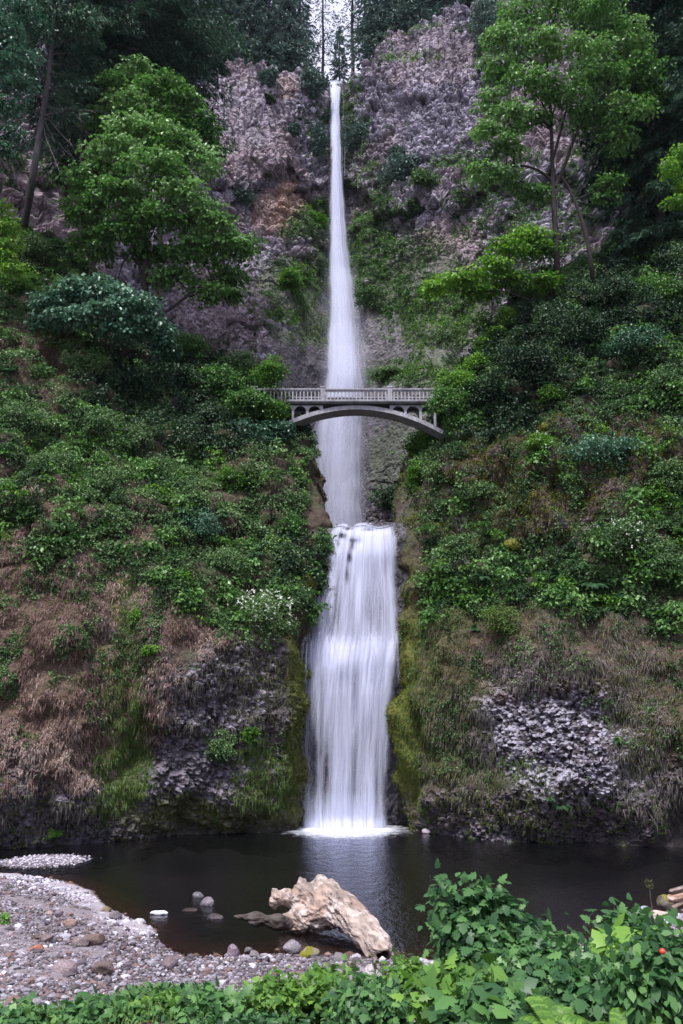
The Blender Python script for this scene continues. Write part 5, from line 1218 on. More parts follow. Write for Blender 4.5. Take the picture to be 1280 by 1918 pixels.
# ============================================================ FERNS
def fern(name, p, L_, nfr, label, parent=None, out=(0, -1, .3), mat='fern', spread=1.0, seg=22, pin=.22, group=None):
    root = empty(name, p, label, 'fern', group); out = np.array(out, float)
    for i in range(nfr):
        a = rng.uniform(0, 2 * np.pi); d = unit(out * .9 + spread * np.array([math.cos(a), math.sin(a) * .7, .25 * math.sin(a)]) + np.array([0, 0, .55]))
        Lf = L_ * rng.uniform(.7, 1.1); t = np.linspace(0, 1, seg)[:, None]
        q = p + d * Lf * t; q[:, 2] -= (.55 * Lf * t[:, 0] ** 2.2); T = unit(np.gradient(q, axis=0)); S = unit(np.cross(T, [0, 0, 1.])); U = np.cross(S, T)
        w_ = pin * Lf * np.sin(np.pi * np.clip(t[:, 0] * .93 + .07, 0, 1)) ** .7 * (1 - .35 * t[:, 0]); cl = Cloud()
        for sgn in (1, -1):
            cl.add(*leaves(q[1:], S[1:] * sgn + T[1:] * .45 - np.array([0, 0, .15]), U[1:] + rng.normal(size=(seg - 1, 3)) * .1, w_[1:] * 1.0 + .01, (np.array([[0, -.12, 0], [.5, -.16, .02], [1, 0, -.05], [.5, .12, .02], [0, .12, 0]]), [(0, 1, 2, 3, 4)]), np.full(seg - 1, rng.normal() * .4)))
        V = np.concatenate([q - S * .008 * Lf, q + S * .008 * Lf]); i0 = np.arange(seg - 1); cl.add(V, np.stack([i0, i0 + 1, i0 + 1 + seg, i0 + seg, i0 + seg], -1), np.zeros(len(V)))
        cl.build('frond', LM[mat], root)
    return root
FE = [(1050, 1085, 1.9, 'large sword fern with drooping fronds, leftmost of the fern bank on the right wall'), (1085, 1065, 1.8, 'sword fern at the top of the fern bank on the right wall'),
      (1110, 1100, 2.0, 'biggest sword fern in the middle of the fern bank on the right wall'), (1150, 1090, 1.8, 'sword fern right of the biggest one on the right wall'), (1175, 1120, 1.5, 'lowest right sword fern of the fern bank'),
      (820, 1075, 1.6, 'fern on the right wall nearest the lower fall'), (860, 1090, 1.7, 'fern second from the lower fall on the right wall'), (905, 1085, 1.6, 'fern third from the lower fall on the right wall'),
      (800, 1130, 1.5, 'dark fern just above the bright moss strip'), (900, 1120, 1.3, 'fern right above the rounded olive bush'), (1090, 735, 1.4, 'fern high on the brown right wall'), (1210, 735, 1.3, 'fern high on the right wall near the edge'),
      (970, 700, 1.3, 'fern on the shaded right thicket'), (20, 700, 1.6, 'fern at the left edge above the slope'), (480, 1040, 1.5, 'fern on the left brow near the lower fall'), (420, 970, 1.3, 'fern in the middle of the left brow'),
      (1160, 1390, .8, 'tiny fern at the right end of the pale lichen rock'), (1050, 1510, 1.0, 'fern at the foot of the right wall'), (1030, 1495, .9, 'pale fern left of the one at the foot of the right wall'),
      (890, 1180, .9, 'light fern on the hanging grass right of the moss'), (560, 1080, 1.3, 'shaded fern on the left wall beside the lower fall')]
for x, y, L_, lb in FE:
    p = hit(x, y); fern('fern', p, L_, 16, lb, mat='fern', seg=16)

# round moss cushions standing out on the right wall
for i, (x, y, r, c, lb) in enumerate([(960, 1020, .62, (.12, .12, .02), 'round yellow moss cushion bulging from the right wall'), (968, 918, .42, (.13, .14, .02), 'small yellow-green moss cushion above the round one'),
        (935, 810, .4, (.10, .11, .02), 'dark green moss cushion on the brown wall below the bridge'), (1022, 800, .5, (.11, .12, .02), 'broad moss cushion under the bright little bush'), (885, 1042, .36, (.12, .10, .02), 'olive moss cushion left of the round yellow one')]):
    p = hit(x, y); o = rock(x, y, float(p[1]) - .25, r * 1.1, r * .7, r * .75, c, lb, 60 + i, name='moss_cushion', cat='moss', ang=.35, mat='bank'); q = np.array([v.co[:] for v in o.data.vertices])
    c_ = Cloud(); nn = unit(q[::3]); tufts(q[::3], nn, 4, .05, .07, T_DIA, c_, np.full(len(nn), .4)); k = c_.build('moss_tufts', LM['moss'], o, origin=(0, 0, 0)); k['kind'] = 'stuff'
# ============================================================ GROUND COVER (uncountable)
def sample(key, n, maskf):
    G, Nn, px, py = GRIDS[key]
    a = np.linalg.norm(np.cross(G[1:, :-1] - G[:-1, :-1], G[:-1, 1:] - G[:-1, :-1]), axis=-1)
    cx, cy_ = px[:-1, :-1], py[:-1, :-1]
    vis = (cx > -80) & (cx < 1360) & (cy_ > -60) & (cy_ < 1640)
    m = maskf(cx, cy_, G[:-1, :-1]) * vis; wgt = (a * m).ravel(); tot = wgt.sum(); c = np.cumsum(wgt)
    i = np.searchsorted(c, rng.random(n) * tot); i = np.clip(i, 0, len(wgt) - 1); r, s = np.unravel_index(i, a.shape); u, v = rng.random((2, n, 1))
    p = G[r, s] + (G[r + 1, s] - G[r, s]) * u + (G[r, s + 1] - G[r, s]) * v
    nn = Nn[r, s].copy(); nn[nn[:, 1] > 0.3] *= -1
    return p, nn, cx[r, s], cy_[r, s]
def blades(P_, Nn, per, Lr, w_, spread=.6, hang=.8, tint=None, seg=3, cl=None):
    n = len(P_) * per; p = np.repeat(P_, per, 0) + rng.normal(size=(n, 3)) * .07; nn = unit(np.repeat(Nn + rng.normal(size=Nn.shape) * .45, per, 0) + rng.normal(size=(n, 3)) * spread + np.array([0, 0, .35]))
    L_ = rng.uniform(*Lr, n)[:, None] * (1 + .0 * p[:, :1]); t = np.linspace(0, 1, seg + 1)
    side = unit(np.cross(nn, rng.normal(size=(n, 3)) * .6 + np.array([0, 0, 1.])))
    V = []
    for j, tt in enumerate(t):
        q = p + nn * L_ * (tt * .75 - .3 * tt * tt) + np.array([0, 0, -1.]) * L_ * hang * tt ** 1.7 * .75
        ww = w_ * (1 - .85 * tt ** 1.5) * rng.uniform(.95, 1.05, (n, 1)); V += [q - side * ww / 2, q + side * ww / 2]
    V = np.stack(V, 1); k = 2 * (seg + 1)
    F = np.array([(2 * j, 2 * j + 1, 2 * j + 3, 2 * j + 2) for j in range(seg)])
    FF = (F[None] + (np.arange(n) * k)[:, None, None]).reshape(-1, 4)
    ti = np.repeat(np.zeros(len(P_)) if tint is None else tint, per) + rng.normal(size=n) * .15
    cl.add(V.reshape(-1, 3), FF, np.repeat(ti, k))
def stuff(cl, name, mat, label):
    o = cl.build(name, LM[mat]); tag(o, label, name.replace('_', ' '), kind='stuff'); return o
def mk(blobs, sc=4, seed=0, lo=None):
    def f(px, py, G):
        return blobmask(px, py, blobs, fbm(G, sc, 3, 200 + seed))
    return f
def tn(p, sc=1.6, seed=0, a=.9): return a * fbm(p, sc, 2, 300 + seed)
def gap(G, sc, seed, lo=-.15, hi=.15): return sstep(lo, hi, fbm(G, sc, 3, seed))
# dry hanging grass, left wall
D_BL = [(110, 1190, 200, 230), (60, 1060, 120, 90), (200, 1120, 70, 110, .8), (375, 1160, 80, 66, .9), (20, 640, 44, 60, .5), (60, 1400, 150, 90, .6), (330, 1130, 40, 50, .7), (170, 1440, 60, 50, .4)]
p, n, x, y = sample('left', 17000, lambda px, py, G: mk(D_BL, 3, 1)(px, py, G) * (.10 + .90 * gap(G, .9, 281, -.2, .2)) * (1 - .8 * blobmask(px, py, [(20, 1110, 50, 60), (10, 1250, 30, 60), (90, 1250, 30, 40)], 0 * px))); c = Cloud(); blades(p, n, 8, (.15, .48), .045, tint=tn(p, 1.1, 1, 1.3) + tn(p, 4, 41, 1.0) + .05, cl=c)
stuff(c, 'dry_grass', 'dry', 'matted pinkish tan dry grass hanging down the left wall')
# olive and grey hanging grass, both walls
c = Cloud()
p, n, x, y = sample('left', 3400, mk([(200, 1180, 70, 150, .7), (245, 1300, 60, 180, .5), (480, 1280, 70, 90, .6), (100, 1080, 130, 60, .4), (300, 1500, 250, 40, .25), (420, 1050, 90, 60, .5), (80, 760, 120, 160, .4)], 3, 2)); blades(p, n, 6, (.3, .6), .04, tint=tn(p, 1.0, 2, 1.3), cl=c)
p, n, x, y = sample('right', 11000, mk([(860, 1290, 60, 160), (840, 1180, 70, 70, .9), (930, 1180, 90, 60, .9), (1080, 1200, 220, 40, .9), (1230, 1330, 70, 130, .9), (960, 1480, 130, 50, .4), (1180, 1250, 120, 60, .8), (880, 800, 60, 80, .3), (1060, 1000, 240, 260, .3)], 3, 3)); blades(p, n, 6, (.3, .6), .04, tint=tn(p, 1.0, 3, 1.2) + tn(p, 4, 43, .8) - .15, cl=c)
stuff(c, 'hanging_grass', 'olive', 'olive green grass hanging over the wet walls')
c = Cloud()
p, n, x, y = sample('right', 3600, mk([(1060, 1235, 190, 34), (915, 1400, 26, 100, .8), (980, 1265, 70, 26, .8), (1200, 1330, 70, 110, .7), (860, 1380, 60, 120, .5), (1140, 1200, 150, 60, .8), (1240, 1480, 80, 60, .6)], 3, 4)); blades(p, n, 5, (.35, .7), .035, tint=tn(p, 1.4, 4), cl=c)
p, n, x, y = sample('left', 1500, mk([(395, 1300, 100, 90, .8), (60, 1500, 90, 60), (180, 1520, 120, 40, .5), (480, 1330, 50, 50, .6)], 3, 5)); blades(p, n, 5, (.3, .6), .035, tint=tn(p, 1.4, 5), cl=c)
stuff(c, 'dead_grass', 'grey', 'grey dead grass tufts hanging over bare rock')
c = Cloud()
p, n, x, y = sample('right', 5200, mk([(990, 870, 220, 150), (1180, 920, 130, 120, .7), (1050, 1180, 110, 40, .6), (1240, 1240, 70, 80, .6), (850, 870, 50, 90, .8)], 3, 6)); blades(p, n, 6, (.3, .55), .04, tint=tn(p, 1.4, 6) - .45, cl=c)
p, n, x, y = sample('left', 4600, mk([(80, 720, 110, 120), (470, 880, 90, 120, .6), (520, 930, 60, 70, .7), (300, 780, 100, 60, .5), (330, 1180, 60, 50, .8), (250, 960, 200, 70, .5), (60, 820, 90, 80, .6), (460, 930, 110, 80, .8), (300, 1010, 120, 40, .7)], 3, 7)); blades(p, n, 6, (.3, .55), .04, tint=tn(p, 1.4, 7) - .4, cl=c)
stuff(c, 'brown_grass', 'dry', 'brown dead grass and bracken on the slopes beside the gorge')
# bright green trailing strip on the left wall and moss edges by the fall
c = Cloud()
p, n, x, y = sample('left', 4200, mk([(243, 1180, 26, 110), (235, 1330, 34, 130), (225, 1450, 50, 70, .8), (262, 1250, 20, 90, .8), (490, 1450, 60, 70, .4)], 2, 8)); blades(p, n, 6, (.25, .6), .04, tint=tn(p, 1.2, 8), cl=c)
p, n, x, y = sample('right', 2600, mk([(800, 1300, 30, 200), (870, 1150, 40, 40, .6), (900, 1440, 110, 30, .5)], 2, 9)); blades(p, n, 6, (.2, .5), .04, tint=tn(p, 1.2, 9) - .1, cl=c)
stuff(c, 'green_grass', 'green', 'fresh green trailing grass in strips on the wet walls')
c = Cloud()
p, n, x, y = sample('right', 20000, mk([(768, 1320, 34, 240), (768, 1180, 34, 90), (820, 1440, 60, 80, .25), (960, 950, 40, 70, .5), (990, 1020, 50, 30, .5), (940, 1000, 26, 20, .6), (850, 1520, 120, 34, .4), (1040, 790, 70, 60, .4), (880, 830, 26, 50, .6)], 2, 10)); tufts(p, n, 7, .16, .085, T_DIA, c, tn(p, 1.3, 10) + .9 * (x < 805) * (y > 1090))
p, n, x, y = sample('left', 15000, mk([(548, 1390, 22, 200), (565, 1080, 24, 60), (560, 1180, 24, 90, .7), (420, 1540, 180, 34, .6), (150, 1540, 180, 40, .4), (500, 1500, 70, 60, .6), (250, 780, 80, 60, .4), (110, 680, 60, 60, .4)], 2, 11)); tufts(p, n, 7, .16, .085, T_DIA, c, tn(p, 1.3, 11) - .2)
p, n, x, y = sample('fallrock', 1500, lambda px, py, G: ((px > 742) | (px < 572)).astype(float)); tufts(p, n, 7, .15, .085, T_DIA, c, tn(p, 1.3, 12) - .5)
stuff(c, 'moss', 'moss', 'yellow-green moss on the dripping rock beside the lower fall')
# leafy creepers over the slopes
def slope_left(px, py, G):
    m = blobmask(px, py, [(200, 850, 330, 190), (420, 950, 170, 150), (470, 760, 120, 90), (150, 640, 170, 110, .8), (60, 520, 110, 110, .8), (480, 1100, 100, 90, .9), (360, 1080, 80, 70, .8), (560, 1000, 60, 80)], fbm(G, 4, 3, 230))
    return m * (.06 + .94 * gap(G, 1.5, 231, -.05, .2)) * (1 - .9 * shade_left(px, py, G)) * ((px < 572) | (py > 990)) * (1 - .6 * blobmask(px, py, [(460, 930, 110, 70), (60, 700, 80, 90), (300, 1010, 120, 40)], fbm(G, 3, 3, 249)))
def shade_left(px, py, G):  # where leaves painted shade-dark replace the usual cover
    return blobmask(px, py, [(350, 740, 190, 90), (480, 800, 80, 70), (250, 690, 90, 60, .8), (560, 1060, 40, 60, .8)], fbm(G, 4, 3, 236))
def shade_right(px, py, G):
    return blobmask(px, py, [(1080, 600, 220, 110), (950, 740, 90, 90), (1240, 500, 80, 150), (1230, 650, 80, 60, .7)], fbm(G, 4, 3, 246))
p, n, x, y = sample('left', 24000, slope_left); c = Cloud(); h = np.clip(fbm(p, 1.9, 2, 233) * 1.1 + .45, .03, 1.5)
tufts(p + n * (h * .5)[:, None], n, 20, .22 + .30 * h, .21, T_DIA, c, tn(p, 2.2, 20, 1.0)); stuff(c, 'ground_cover', 'shrub', 'leafy creepers and brambles over the left slope')
def slope_right(px, py, G):
    m = blobmask(px, py, [(1100, 640, 240, 150), (1240, 760, 110, 200), (900, 760, 90, 100), (1140, 1080, 190, 70), (880, 1080, 130, 60), (1230, 1000, 90, 140, .8), (980, 900, 140, 120, .5), (840, 900, 60, 100, .8), (1230, 430, 90, 140), (800, 1020, 50, 90, .7)], fbm(G, 4, 3, 240))
    return m * (.06 + .94 * gap(G, 1.5, 241, -.05, .2)) * (1 - .85 * shade_right(px, py, G)) * (1 - .93 * blobmask(px, py, [(1010, 885, 260, 135), (840, 970, 90, 140), (1190, 850, 110, 90), (960, 1030, 90, 50, .7)], fbm(G, 3, 3, 248))) * (px > 785)
p, n, x, y = sample('right', 23000, slope_right); c = Cloud(); h = np.clip(fbm(p, 1.9, 2, 243) * 1.1 + .45, .03, 1.5)
sh = sstep(820, 600, y)
tufts(p + n * (h * .5)[:, None], n, 20, .22 + .30 * h, .21, T_DIA, c, tn(p, 2.2, 21, 1.0) - .35); stuff(c, 'ground_cover', 'shrub', 'leafy creepers and brambles over the right slope')
def mixed(px, py, G):
    return blobmask(px, py, [(130, 1150, 230, 230, .8), (1050, 1230, 300, 90), (1230, 1350, 90, 130), (870, 1300, 70, 160), (1000, 880, 240, 160), (360, 1150, 110, 60, .7)], 0 * px) * gap(G, 1.6, 255, .0, .3)
c = Cloud()
for key, k_ in (('left', 2600), ('right', 6500)):
    p, n, x, y = sample(key, k_, mixed); tufts(p, n, 14, .22, .15, T_DIA, c, tn(p, 1.5, 26, 1.1) - .1)
stuff(c, 'wall_plants', 'shrub', 'clumps of small leafy plants breaking up the grass on both walls')
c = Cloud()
for key, f_, k_ in (('left', shade_left, 4600), ('right', shade_right, 7000)):
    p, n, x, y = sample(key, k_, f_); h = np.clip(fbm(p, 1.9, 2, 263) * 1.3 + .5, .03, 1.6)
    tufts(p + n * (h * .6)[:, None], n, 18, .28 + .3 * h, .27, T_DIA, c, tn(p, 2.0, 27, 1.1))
stuff(c, 'undergrowth', 'dark', 'dark undergrowth below the trees, their shade put into its leaf colour')
c = Cloud(); p, n, x, y = sample('right', 3800, mk([(1010, 880, 220, 130), (860, 960, 80, 100), (1190, 830, 90, 80)], 3, 28)); tufts(p, n, 16, .3, .13, T_OVAL, c, tn(p, 1.6, 28, 1.2) + .1)
stuff(c, 'moss', 'moss', 'mossy cushions on the brown upper part of the right wall')
# taller tiered saplings and light green patches give the slopes their lumpy, uneven relief
c1, c2 = Cloud(), Cloud()
for key, f_, k_ in (('left', slope_left, 1), ('right', slope_right, 1)):
    for cc_, nn_, sc_, lf, thr, ti in ((c1, 240, 1.0, .34, .0, .1), (c2, 190, .8, .26, .1, -.55)):
        p, n, x, y = sample(key, nn_ * 3, f_); i = fbm(p, 3.5, 2, 310 + int(lf * 100)) > thr; p, n = p[i][:nn_], n[i][:nn_]
        p = p + n * rng.uniform(.2, .9, (len(p), 1)) + np.array([0, 0, .3]); tt = ti + rng.normal(size=len(p)) * .4
        for lv in (0, .45, .8): sprays(cc_, p + np.array([0, 0, -lv]) - np.array([0, lv * .7, 0]) + rng.normal(size=p.shape) * .25, rng.uniform(.4, .95, len(p)) * sc_, 30, lf, T_DIA, tt, droop=.55, flat=.15)
stuff(c1, 'saplings', 'maple', 'low broad-leaved saplings in tiers over both slopes'); stuff(c2, 'light_creepers', 'bright', 'light yellow-green creepers in patches on both slopes')
# tiny rosettes over the lower walls so bare soil never reads as smooth
c = Cloud()
for key, nn_ in (('left', 5200), ('right', 6500)):
    p, n, x, y = sample(key, nn_, lambda px, py, G: sstep(1010, 1080, py) * gap(G, 1.2, 251, -.05, .3) * (1 - .92 * blobmask(px, py, [(1060, 1375, 150, 115), (395, 1350, 100, 130)], 0 * px))); tufts(p, n, 9, .13, .10, T_OVAL, c, tn(p, 1.0, 22, .8))
stuff(c, 'small_plants', 'green', 'small leafy plants scattered over the lower rock walls')
# greenery on the back cliff
c = Cloud()
B_BL = [(575, 425, 46, 34), (545, 540, 50, 60, .8), (600, 500, 24, 70, .6), (590, 620, 60, 30, .8), (505, 610, 40, 26, .8), (700, 400, 44, 30), (705, 470, 45, 70, .9), (740, 510, 90, 50, .9), (790, 690, 110, 22), (760, 715, 80, 16),
        (830, 590, 80, 70), (760, 560, 40, 50), (660, 220, 24, 60, .7), (640, 300, 34, 60, .6), (690, 330, 50, 34, .6), (850, 310, 44, 12, .9), (800, 870, 40, 80, .6), (730, 940, 40, 26, .6), (660, 150, 20, 40, .6), (590, 210, 20, 80, .6),
        (905, 420, 60, 120, .7), (1000, 430, 120, 90, .8), (960, 330, 70, 50, .6), (1100, 380, 60, 120, .6), (930, 90, 36, 110, .8), (720, 90, 30, 40, .6), (820, 60, 80, 10, .6), (440, 650, 60, 16, .6), (60, 330, 90, 60, .4), (620, 560, 20, 120, .4), (870, 520, 40, 60, .6)]
p, n, x, y = sample('back', 13500, lambda px, py, G: blobmask(px, py, B_BL, fbm(G, 5, 3, 260)) * (.15 + .85 * gap(G, 2.6, 261)) + .018 * (py > 60) * gap(G, 4, 262, .2, .5))
tufts(p, n, 14, .34, .26, T_DIA, c, tn(p, 3, 23, 1.1) + .1 + .35 * sstep(520, 620, y)); stuff(c, 'cliff_greenery', 'shrub', 'patches of green plants clinging to the high cliff')
c = Cloud()
p, n, x, y = sample('back', 4200, lambda px, py, G: blobmask(px, py, [(600, 400, 30, 20), (590, 425, 30, 12), (550, 520, 30, 30, .8), (700, 480, 40, 60, .6), (810, 600, 80, 60, .8), (760, 700, 80, 14, .9), (530, 600, 30, 14), (720, 540, 60, 30, .6), (860, 320, 40, 8, .8), (780, 110, 60, 10, .4), (600, 225, 12, 12, .8)], fbm(G, 5, 3, 270)))
tufts(p, n, 12, .3, .22, T_DIA, c, tn(p, 3, 24, .8) - .35); stuff(c, 'cliff_moss', 'bright', 'yellow-green mossy growth on the high cliff ledges')

# ---- gravel
def pebbles():
    n = 72000; V0, F0 = ICO1; Vs = []; cols = []; F = []
    XY = np.stack([rng.uniform(-19, 13, n), rng.uniform(15.5, 42.5, n)], -1); d = np.interp(XY[:, 0], SH[:, 0], SH[:, 1]) - XY[:, 1]
    qx, qy = proj(np.stack([XY[:, 0], XY[:, 1], 0 * d], -1)); ok = (d > -1.2) & (qx > -60) & (qx < 1340) & (rng.random(n) < np.where(d < 0, .25, 1)); XY = XY[ok]; d = d[ok]; n = len(XY)
    s = .024 + .038 * rng.random(n) ** 2 + .10 * (rng.random(n) < .06) * rng.random(n) + .02 * (XY[:, 1] < 30)
    z = ground_z(XY[:, 0], XY[:, 1]) + s * .25
    band = sstep(3.4, .6, d + 1.0 * fbm(np.stack([XY[:, 0], XY[:, 1], 0 * d], -1), 2, 2, 83)) * sstep(-.2, .2, d) * sstep(29, 32, XY[:, 1] - .12 * XY[:, 0] * 0)
    pal = np.array([(.12, .105, .125), (.19, .175, .21), (.085, .072, .085), (.15, .10, .09), (.25, .23, .26), (.07, .06, .065)])
    cc = pal[rng.integers(0, 6, n)] * rng.uniform(.8, 1.25, (n, 1)); wht = np.array([.46, .44, .52]) * rng.uniform(.6, 1.2, (n, 1)); m = (rng.random(n) < band * .8 + .05)[:, None]; cc = np.where(m, wht, cc)
    cc = np.where((d < 0)[:, None], np.array([.09, .055, .04]) * rng.uniform(.5, 1.6, (n, 1)), cc)
    V = V0[None] * (s[:, None, None] * rng.uniform(.6, 1.3, (n, 1, 3)) * np.array([1, 1, .65])) * (1 + .15 * rng.normal(size=(n, len(V0), 1)))
    a = rng.random(n) * 6.28; ca, sa = np.cos(a)[:, None], np.sin(a)[:, None]; V = np.stack([V[..., 0] * ca - V[..., 1] * sa, V[..., 0] * sa + V[..., 1] * ca, V[..., 2]], -1)
    V = V + np.stack([XY[:, 0], XY[:, 1], z], -1)[:, None]; FF = (F0[None] + (np.arange(n) * len(V0))[:, None, None]).reshape(-1, 3)
    # the bar
    o = mesh_np('gravel', V.reshape(-1, 3), FF, M['pebble'], attrs={'col': np.repeat(cc, len(V0), 0)}); tag(o, 'grey and white pebbles of the shore', 'gravel', kind='stuff')
    k = 2600; i = rng.integers(0, BAR.shape[0], k); j = rng.integers(0, BAR.shape[1], k); b_ = BAR[i, j] + rng.normal(size=(k, 3)) * np.array([.25, .25, 0]); s = rng.uniform(.03, .08, k)
    V = V0[None] * s[:, None, None] * np.array([1, 1, .6]) + b_[:, None]; FF = (F0[None] + (np.arange(k) * len(V0))[:, None, None]).reshape(-1, 3)
    cc = np.where(rng.random((k, 1)) < .35, np.array([.5, .48, .54]), np.array([.16, .14, .17])) * rng.uniform(.7, 1.2, (k, 1))
    o = mesh_np('gravel', V.reshape(-1, 3), FF, M['pebble'], attrs={'col': np.repeat(cc, len(V0), 0)}); tag(o, 'small pebbles on the low bar in the pool', 'gravel', kind='stuff')
M['pebble'] = rock_mat('pebbles', scale=40.0, bump=.2, dist=.01, contrast=.3)
pebbles()
# ============================================================ FOREGROUND BANK
LM['near'] = leaf_mat('near_bank_leaves', [(.015, .05, .02), (.032, .09, .035), (.06, .145, .05), (.10, .22, .065), (.17, .32, .09)], .42, .35)
LM['nearlight'] = leaf_mat('near_light_leaves', [(.04, .09, .02), (.075, .17, .035), (.12, .25, .045), (.19, .34, .06), (.29, .46, .12)], .45, .4)
def near_plant(px, py, w_, h, Y, label, mat='near', leaf=.12, n=60, nl=9, tmpl=T_MAPLE, name='bush', cat='bush', tint=0, rad=.11, top=None, group=None, yd=.7):
    k = float(mpp(px, py, Y)); c = W(px, py, Y); gz = float(ground_z(np.array(c[0]), np.array(Y + .1)))
    root = empty(name, (c[0], Y + .1, gz - .03), label, cat, group); b0 = np.array(root.location); r = np.array([w_ * k, max(w_, h) * k * yd, h * k]); m = MB(); cl = Cloud()
    sp = ellip(c, r, n, up=.3, lo=.25, front=.35)
    if top is not None: sp = np.concatenate([sp, np.array([W(x, y, Y + rng.uniform(-.2, .2)) for x, y in top])])
    for q in sp[::3]: limb(m, b0 + rng.normal(size=3) * .06 * np.array([1, 1, 0]), q, .012, .004, .08, 7, 4)
    ns = len(sp); nn_ = ns * nl; cc = np.repeat(sp, nl, 0); ofs = rng.normal(size=(nn_, 3)) * rad * np.array([.6, .6, .55]); p = cc + ofs
    nn = np.array([0, -.35, 1.]) + unit(p - c) * .6 + rng.normal(size=(nn_, 3)) * .35; d = ofs * 2.5 + rng.normal(size=(nn_, 3)) * .3 + np.array([0, -.1, -.25])
    cl.add(*leaves(p, d, nn, leaf * rng.uniform(.55, 1.25, nn_), tmpl, np.repeat(tint + rng.normal(size=ns) * .35, nl)))
    m.build('stem', M['bark'], root, True); cl.build('foliage', LM[mat], root, smooth=True); return root
near_plant(905, 1775, 88, 95, 10.5, 'tall dense bush with lobed dark green leaves in front of the pool', leaf=.13, n=330, nl=10, rad=.12, tint=-.15,
           top=[(845, 1650), (838, 1668), (820, 1660), (850, 1680), (895, 1652), (890, 1668), (905, 1680), (815, 1675), (930, 1672), (955, 1690), (1000, 1728), (975, 1705), (822, 1700), (1015, 1745), (1030, 1760), (840, 1720), (870, 1665), (1045, 1770), (1065, 1750), (1085, 1755)])
near_plant(1010, 1840, 90, 60, 9.0, 'bush with larger mid-green leaves between the tall dense bush and the ferns', leaf=0.095, n=340, nl=9, tint=0, top=[(1050, 1760), (1075, 1745), (1090, 1765), (1060, 1780), (1110, 1770)])
near_plant(850, 1875, 80, 45, 7.6, 'low plants with big flat light green maple leaves below the tall dense bush', mat='nearlight', leaf=0.129, n=153, nl=6, rad=.1, tint=-.35)
near_plant(930, 1905, 90, 45, 6.2, 'clump of broad dark green lobed leaves at the bottom edge', leaf=0.136, n=153, nl=6, rad=.1, tint=0)
near_plant(1170, 1790, 34, 22, 7.6, 'sprig of big pale yellow-green maple leaves in the right bush', mat='nearlight', leaf=0.163, n=23, nl=4, rad=.16, tint=.5)
near_plant(1190, 1770, 62, 50, 8.2, 'green bush below the pale driftwood pole', leaf=0.102, n=221, nl=7, tint=.1, top=[(1140, 1705), (1150, 1715), (1135, 1728), (1165, 1720), (1180, 1730), (1130, 1740)])
near_plant(1245, 1850, 90, 90, 5.4, 'close leafy bush filling the lower right corner with a red berry', leaf=0.082, n=391, nl=7, tint=-.1, rad=.1, tmpl=T_OVAL)
near_plant(1110, 1870, 70, 50, 6.8, 'green leaves behind the fern at the bottom', leaf=0.095, n=187, nl=7, tint=0)
near_plant(765, 1830, 40, 26, 11.5, 'light green plant at the broken end of the log', mat='nearlight', leaf=0.095, n=102, nl=7, tint=-.4)
near_plant(700, 1880, 80, 34, 9.4, 'mid green leafy plants left of the big maple leaves', leaf=0.082, n=255, nl=8, tint=.2)
near_plant(610, 1858, 60, 34, 10.5, 'light green leafy clump below the shoreline rocks', mat='nearlight', leaf=0.082, n=204, nl=8, tint=-.4)
near_plant(520, 1868, 60, 24, 10.2, 'bright green leafy clump at the bottom, left of centre', mat='nearlight', leaf=0.082, n=204, nl=8, tint=-.3)
near_plant(400, 1890, 60, 16, 9.8, 'green leafy clump at the bottom between the grass and the bright clump', leaf=.11, n=110, nl=8, tint=.3)
near_plant(180, 1900, 60, 12, 9.6, 'low green leafy clump at the bottom left', leaf=.10, n=90, nl=8, tint=.2)
near_plant(300, 1895, 50, 14, 10.0, 'low bright green clump beside the bottom left grass', mat='nearlight', leaf=.10, n=90, nl=8, tint=-.5)
near_plant(30, 1910, 50, 10, 9.6, 'low green plants in the bottom left corner', leaf=.10, n=70, nl=8, tint=.2)
near_plant(8, 1725, 10, 12, 30, 'tiny green plant growing from the gravel at the left edge', mat='bright', leaf=.14, n=14, nl=8, tmpl=T_OVAL, tint=0)
near_plant(120, 1752, 8, 5, 30, 'tiny green sprout in the middle of the gravel', mat='bright', leaf=.12, n=8, nl=6, tmpl=T_OVAL, tint=0)
# berry
def berry():
    V, F = ICO2; c = W(1241, 1782, 4.6)
    o = mesh_np('berry', V * .016, F, plain_mat('berry_skin', (.45, .03, .02), (.55, .06, .03), 20, .35, .1, spec=.5), smooth=True); o.location = [float(q) for q in c]
    tag(o, 'single red berry in the close bush at lower right', 'berry')
berry()
# ferns at the bottom right
for x, y, Y, L_, lb in ((1060, 1975, 5.6, .62, 'big light green fern arching at the bottom edge, leftmost of the two'), (1165, 1985, 5.2, .6, 'big light green fern at the bottom edge beside the corner bush')):
    c = W(x, y, Y); r_ = fern('fern', (c[0], Y, c[2]), L_, 15, lb, out=(-.3, -.15, .8), mat='nearlight', spread=1.0, seg=44, pin=.16)
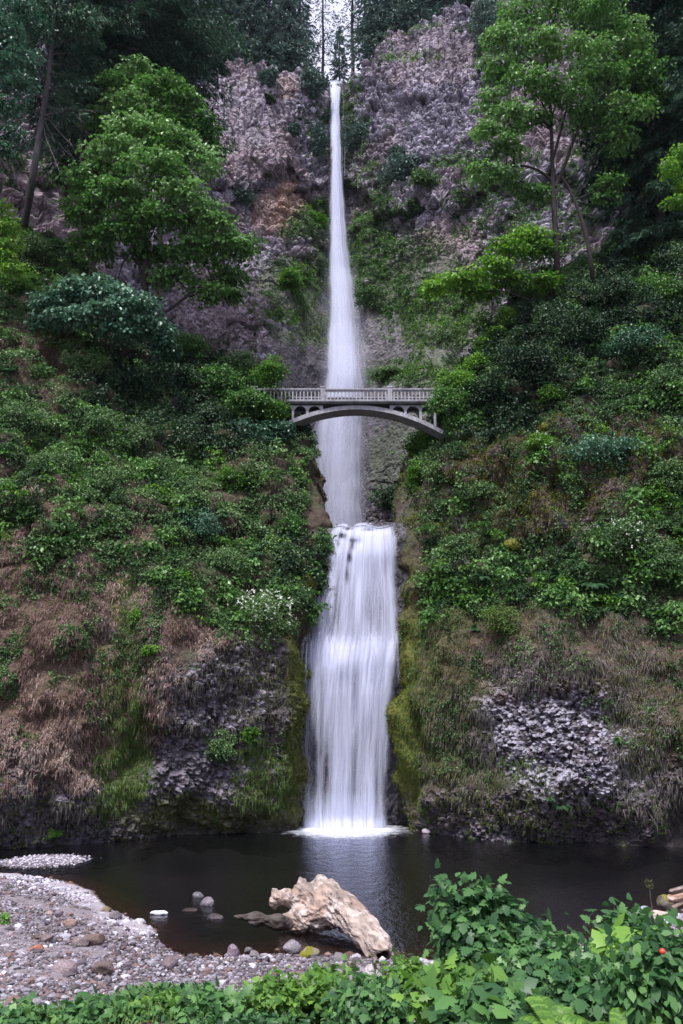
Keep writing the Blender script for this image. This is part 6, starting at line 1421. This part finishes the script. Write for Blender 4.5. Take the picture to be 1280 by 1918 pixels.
# umbel flower stalks
def umbel(px, py, hpx, Y, label, n=5):
    k = float(mpp(px, py, Y)); top = W(px, py, Y); base = top - np.array([0, 0, hpx * k]); root = empty('umbel_plant', base, label, 'plant', None); m = MB()
    st_ = limb(m, base, top, .012, .006, .02, 8, 5)
    for i in range(n):
        q = st_[4 + i % 3] if i else st_[-1]; e = top + rng.normal(size=3) * np.array([14 * k, 14 * k, 9 * k]) if i else top; limb(m, q, e, .006, .004, .1, 5, 4); f = Cloud()
        for j in range(9):
            a = rng.random() * 6.28; t = e + np.array([math.cos(a) * 3.5 * k, math.sin(a) * 3.5 * k, rng.uniform(2, 5) * k]); limb(m, e, t, .003, .002, .05, 3, 3)
            f.add(*leaves(np.repeat(t[None], 6, 0) + rng.normal(size=(6, 3)) * 1.3 * k, rng.normal(size=(6, 3)), np.array([0, 0, 1.]) + rng.normal(size=(6, 3)) * .4, 3.2 * k, T_OVAL))
        f.build('flower_head', LM['olive'], root)
    m.build('stem', M['greybark'], root, True)
umbel(744, 1796, 60, 13, 'dry umbel flower stalk right of the broken log end')
umbel(705, 1805, 60, 13, 'dry umbel flower stalk in front of the broken log end')
umbel(722, 1826, 40, 12.5, 'short pale umbel between the two taller ones by the log')
umbel(662, 1815, 40, 13, 'dry umbel stalk left of the broken log end')
umbel(1218, 1664, 50, 16, 'single dry umbel stalk standing against the dark pool at right', 3)
# grass and weeds over the whole bank
def bank_cover():
    n = 5200; X = rng.uniform(-9, 9, n); Y = rng.uniform(4.5, 16.5, n); z = ground_z(X, Y); p = np.stack([X, Y, z], -1); qx, qy = proj(p)
    ok = (qx > -120) & (qx < 1400); p = p[ok]; n = len(p); g = fbm(p, 1.2, 2, 290)
    c = Cloud(); h = np.clip(.14 + .18 * g, .03, .4) * np.where(p[:, 0] < 0, .6, 1); tufts(p + np.array([0, 0, 1.]) * (h * .6)[:, None], np.tile([0, -.4, 1.], (n, 1)), 12, .12 + .12 * h, .085, T_OVAL, c, tn(p, 1.0, 30, .9) + .1)
    stuff(c, 'weeds', 'near', 'low leafy weeds carpeting the bank at the bottom')
    i = rng.random(n) < sstep(-.5, .6, fbm(p, 1.5, 2, 291) + .7 * (p[:, 0] < -1)); c = Cloud(); blades(p[i], np.tile([0, -.2, 1.], (i.sum(), 1)), 8, (.25, .6), .012, spread=.4, hang=.35, tint=tn(p[i], 1, 31) + .3, cl=c)
    stuff(c, 'bank_grass', 'green', 'thin green grass among the weeds at the bottom')
    # dry twigs and sparse grass where the gravel meets the bank
    n = 900; X = rng.uniform(-16, 8, n); Y = rng.uniform(16, 24, n); p = np.stack([X, Y, ground_z(X, Y)], -1); c = Cloud()
    blades(p, np.tile([0, -.2, 1.], (n, 1)), 4, (.2, .5), .014, spread=.6, hang=.3, tint=tn(p, 1, 32), cl=c); stuff(c, 'twigs', 'red', 'dry reddish twigs and stalks scattered on the lower gravel')
bank_cover()
# ============================================================ AIR
def haze():
    m, t, o = new_mat('haze'); v = N(t, 'ShaderNodeVolumePrincipled'); v.inputs['Color'].default_value = (.72, .78, 1, 1); v.inputs['Density'].default_value = .00004
    v.inputs['Anisotropy'].default_value = .2; t.links.new(v.outputs[0], o.inputs['Volume'])
    b_ = MB(); b_.box((0, 90, 112), (190, 220, 118)); o_ = b_.build('haze', m); tag(o_, 'thin bluish air filling the gorge', 'haze', kind='stuff')
haze()
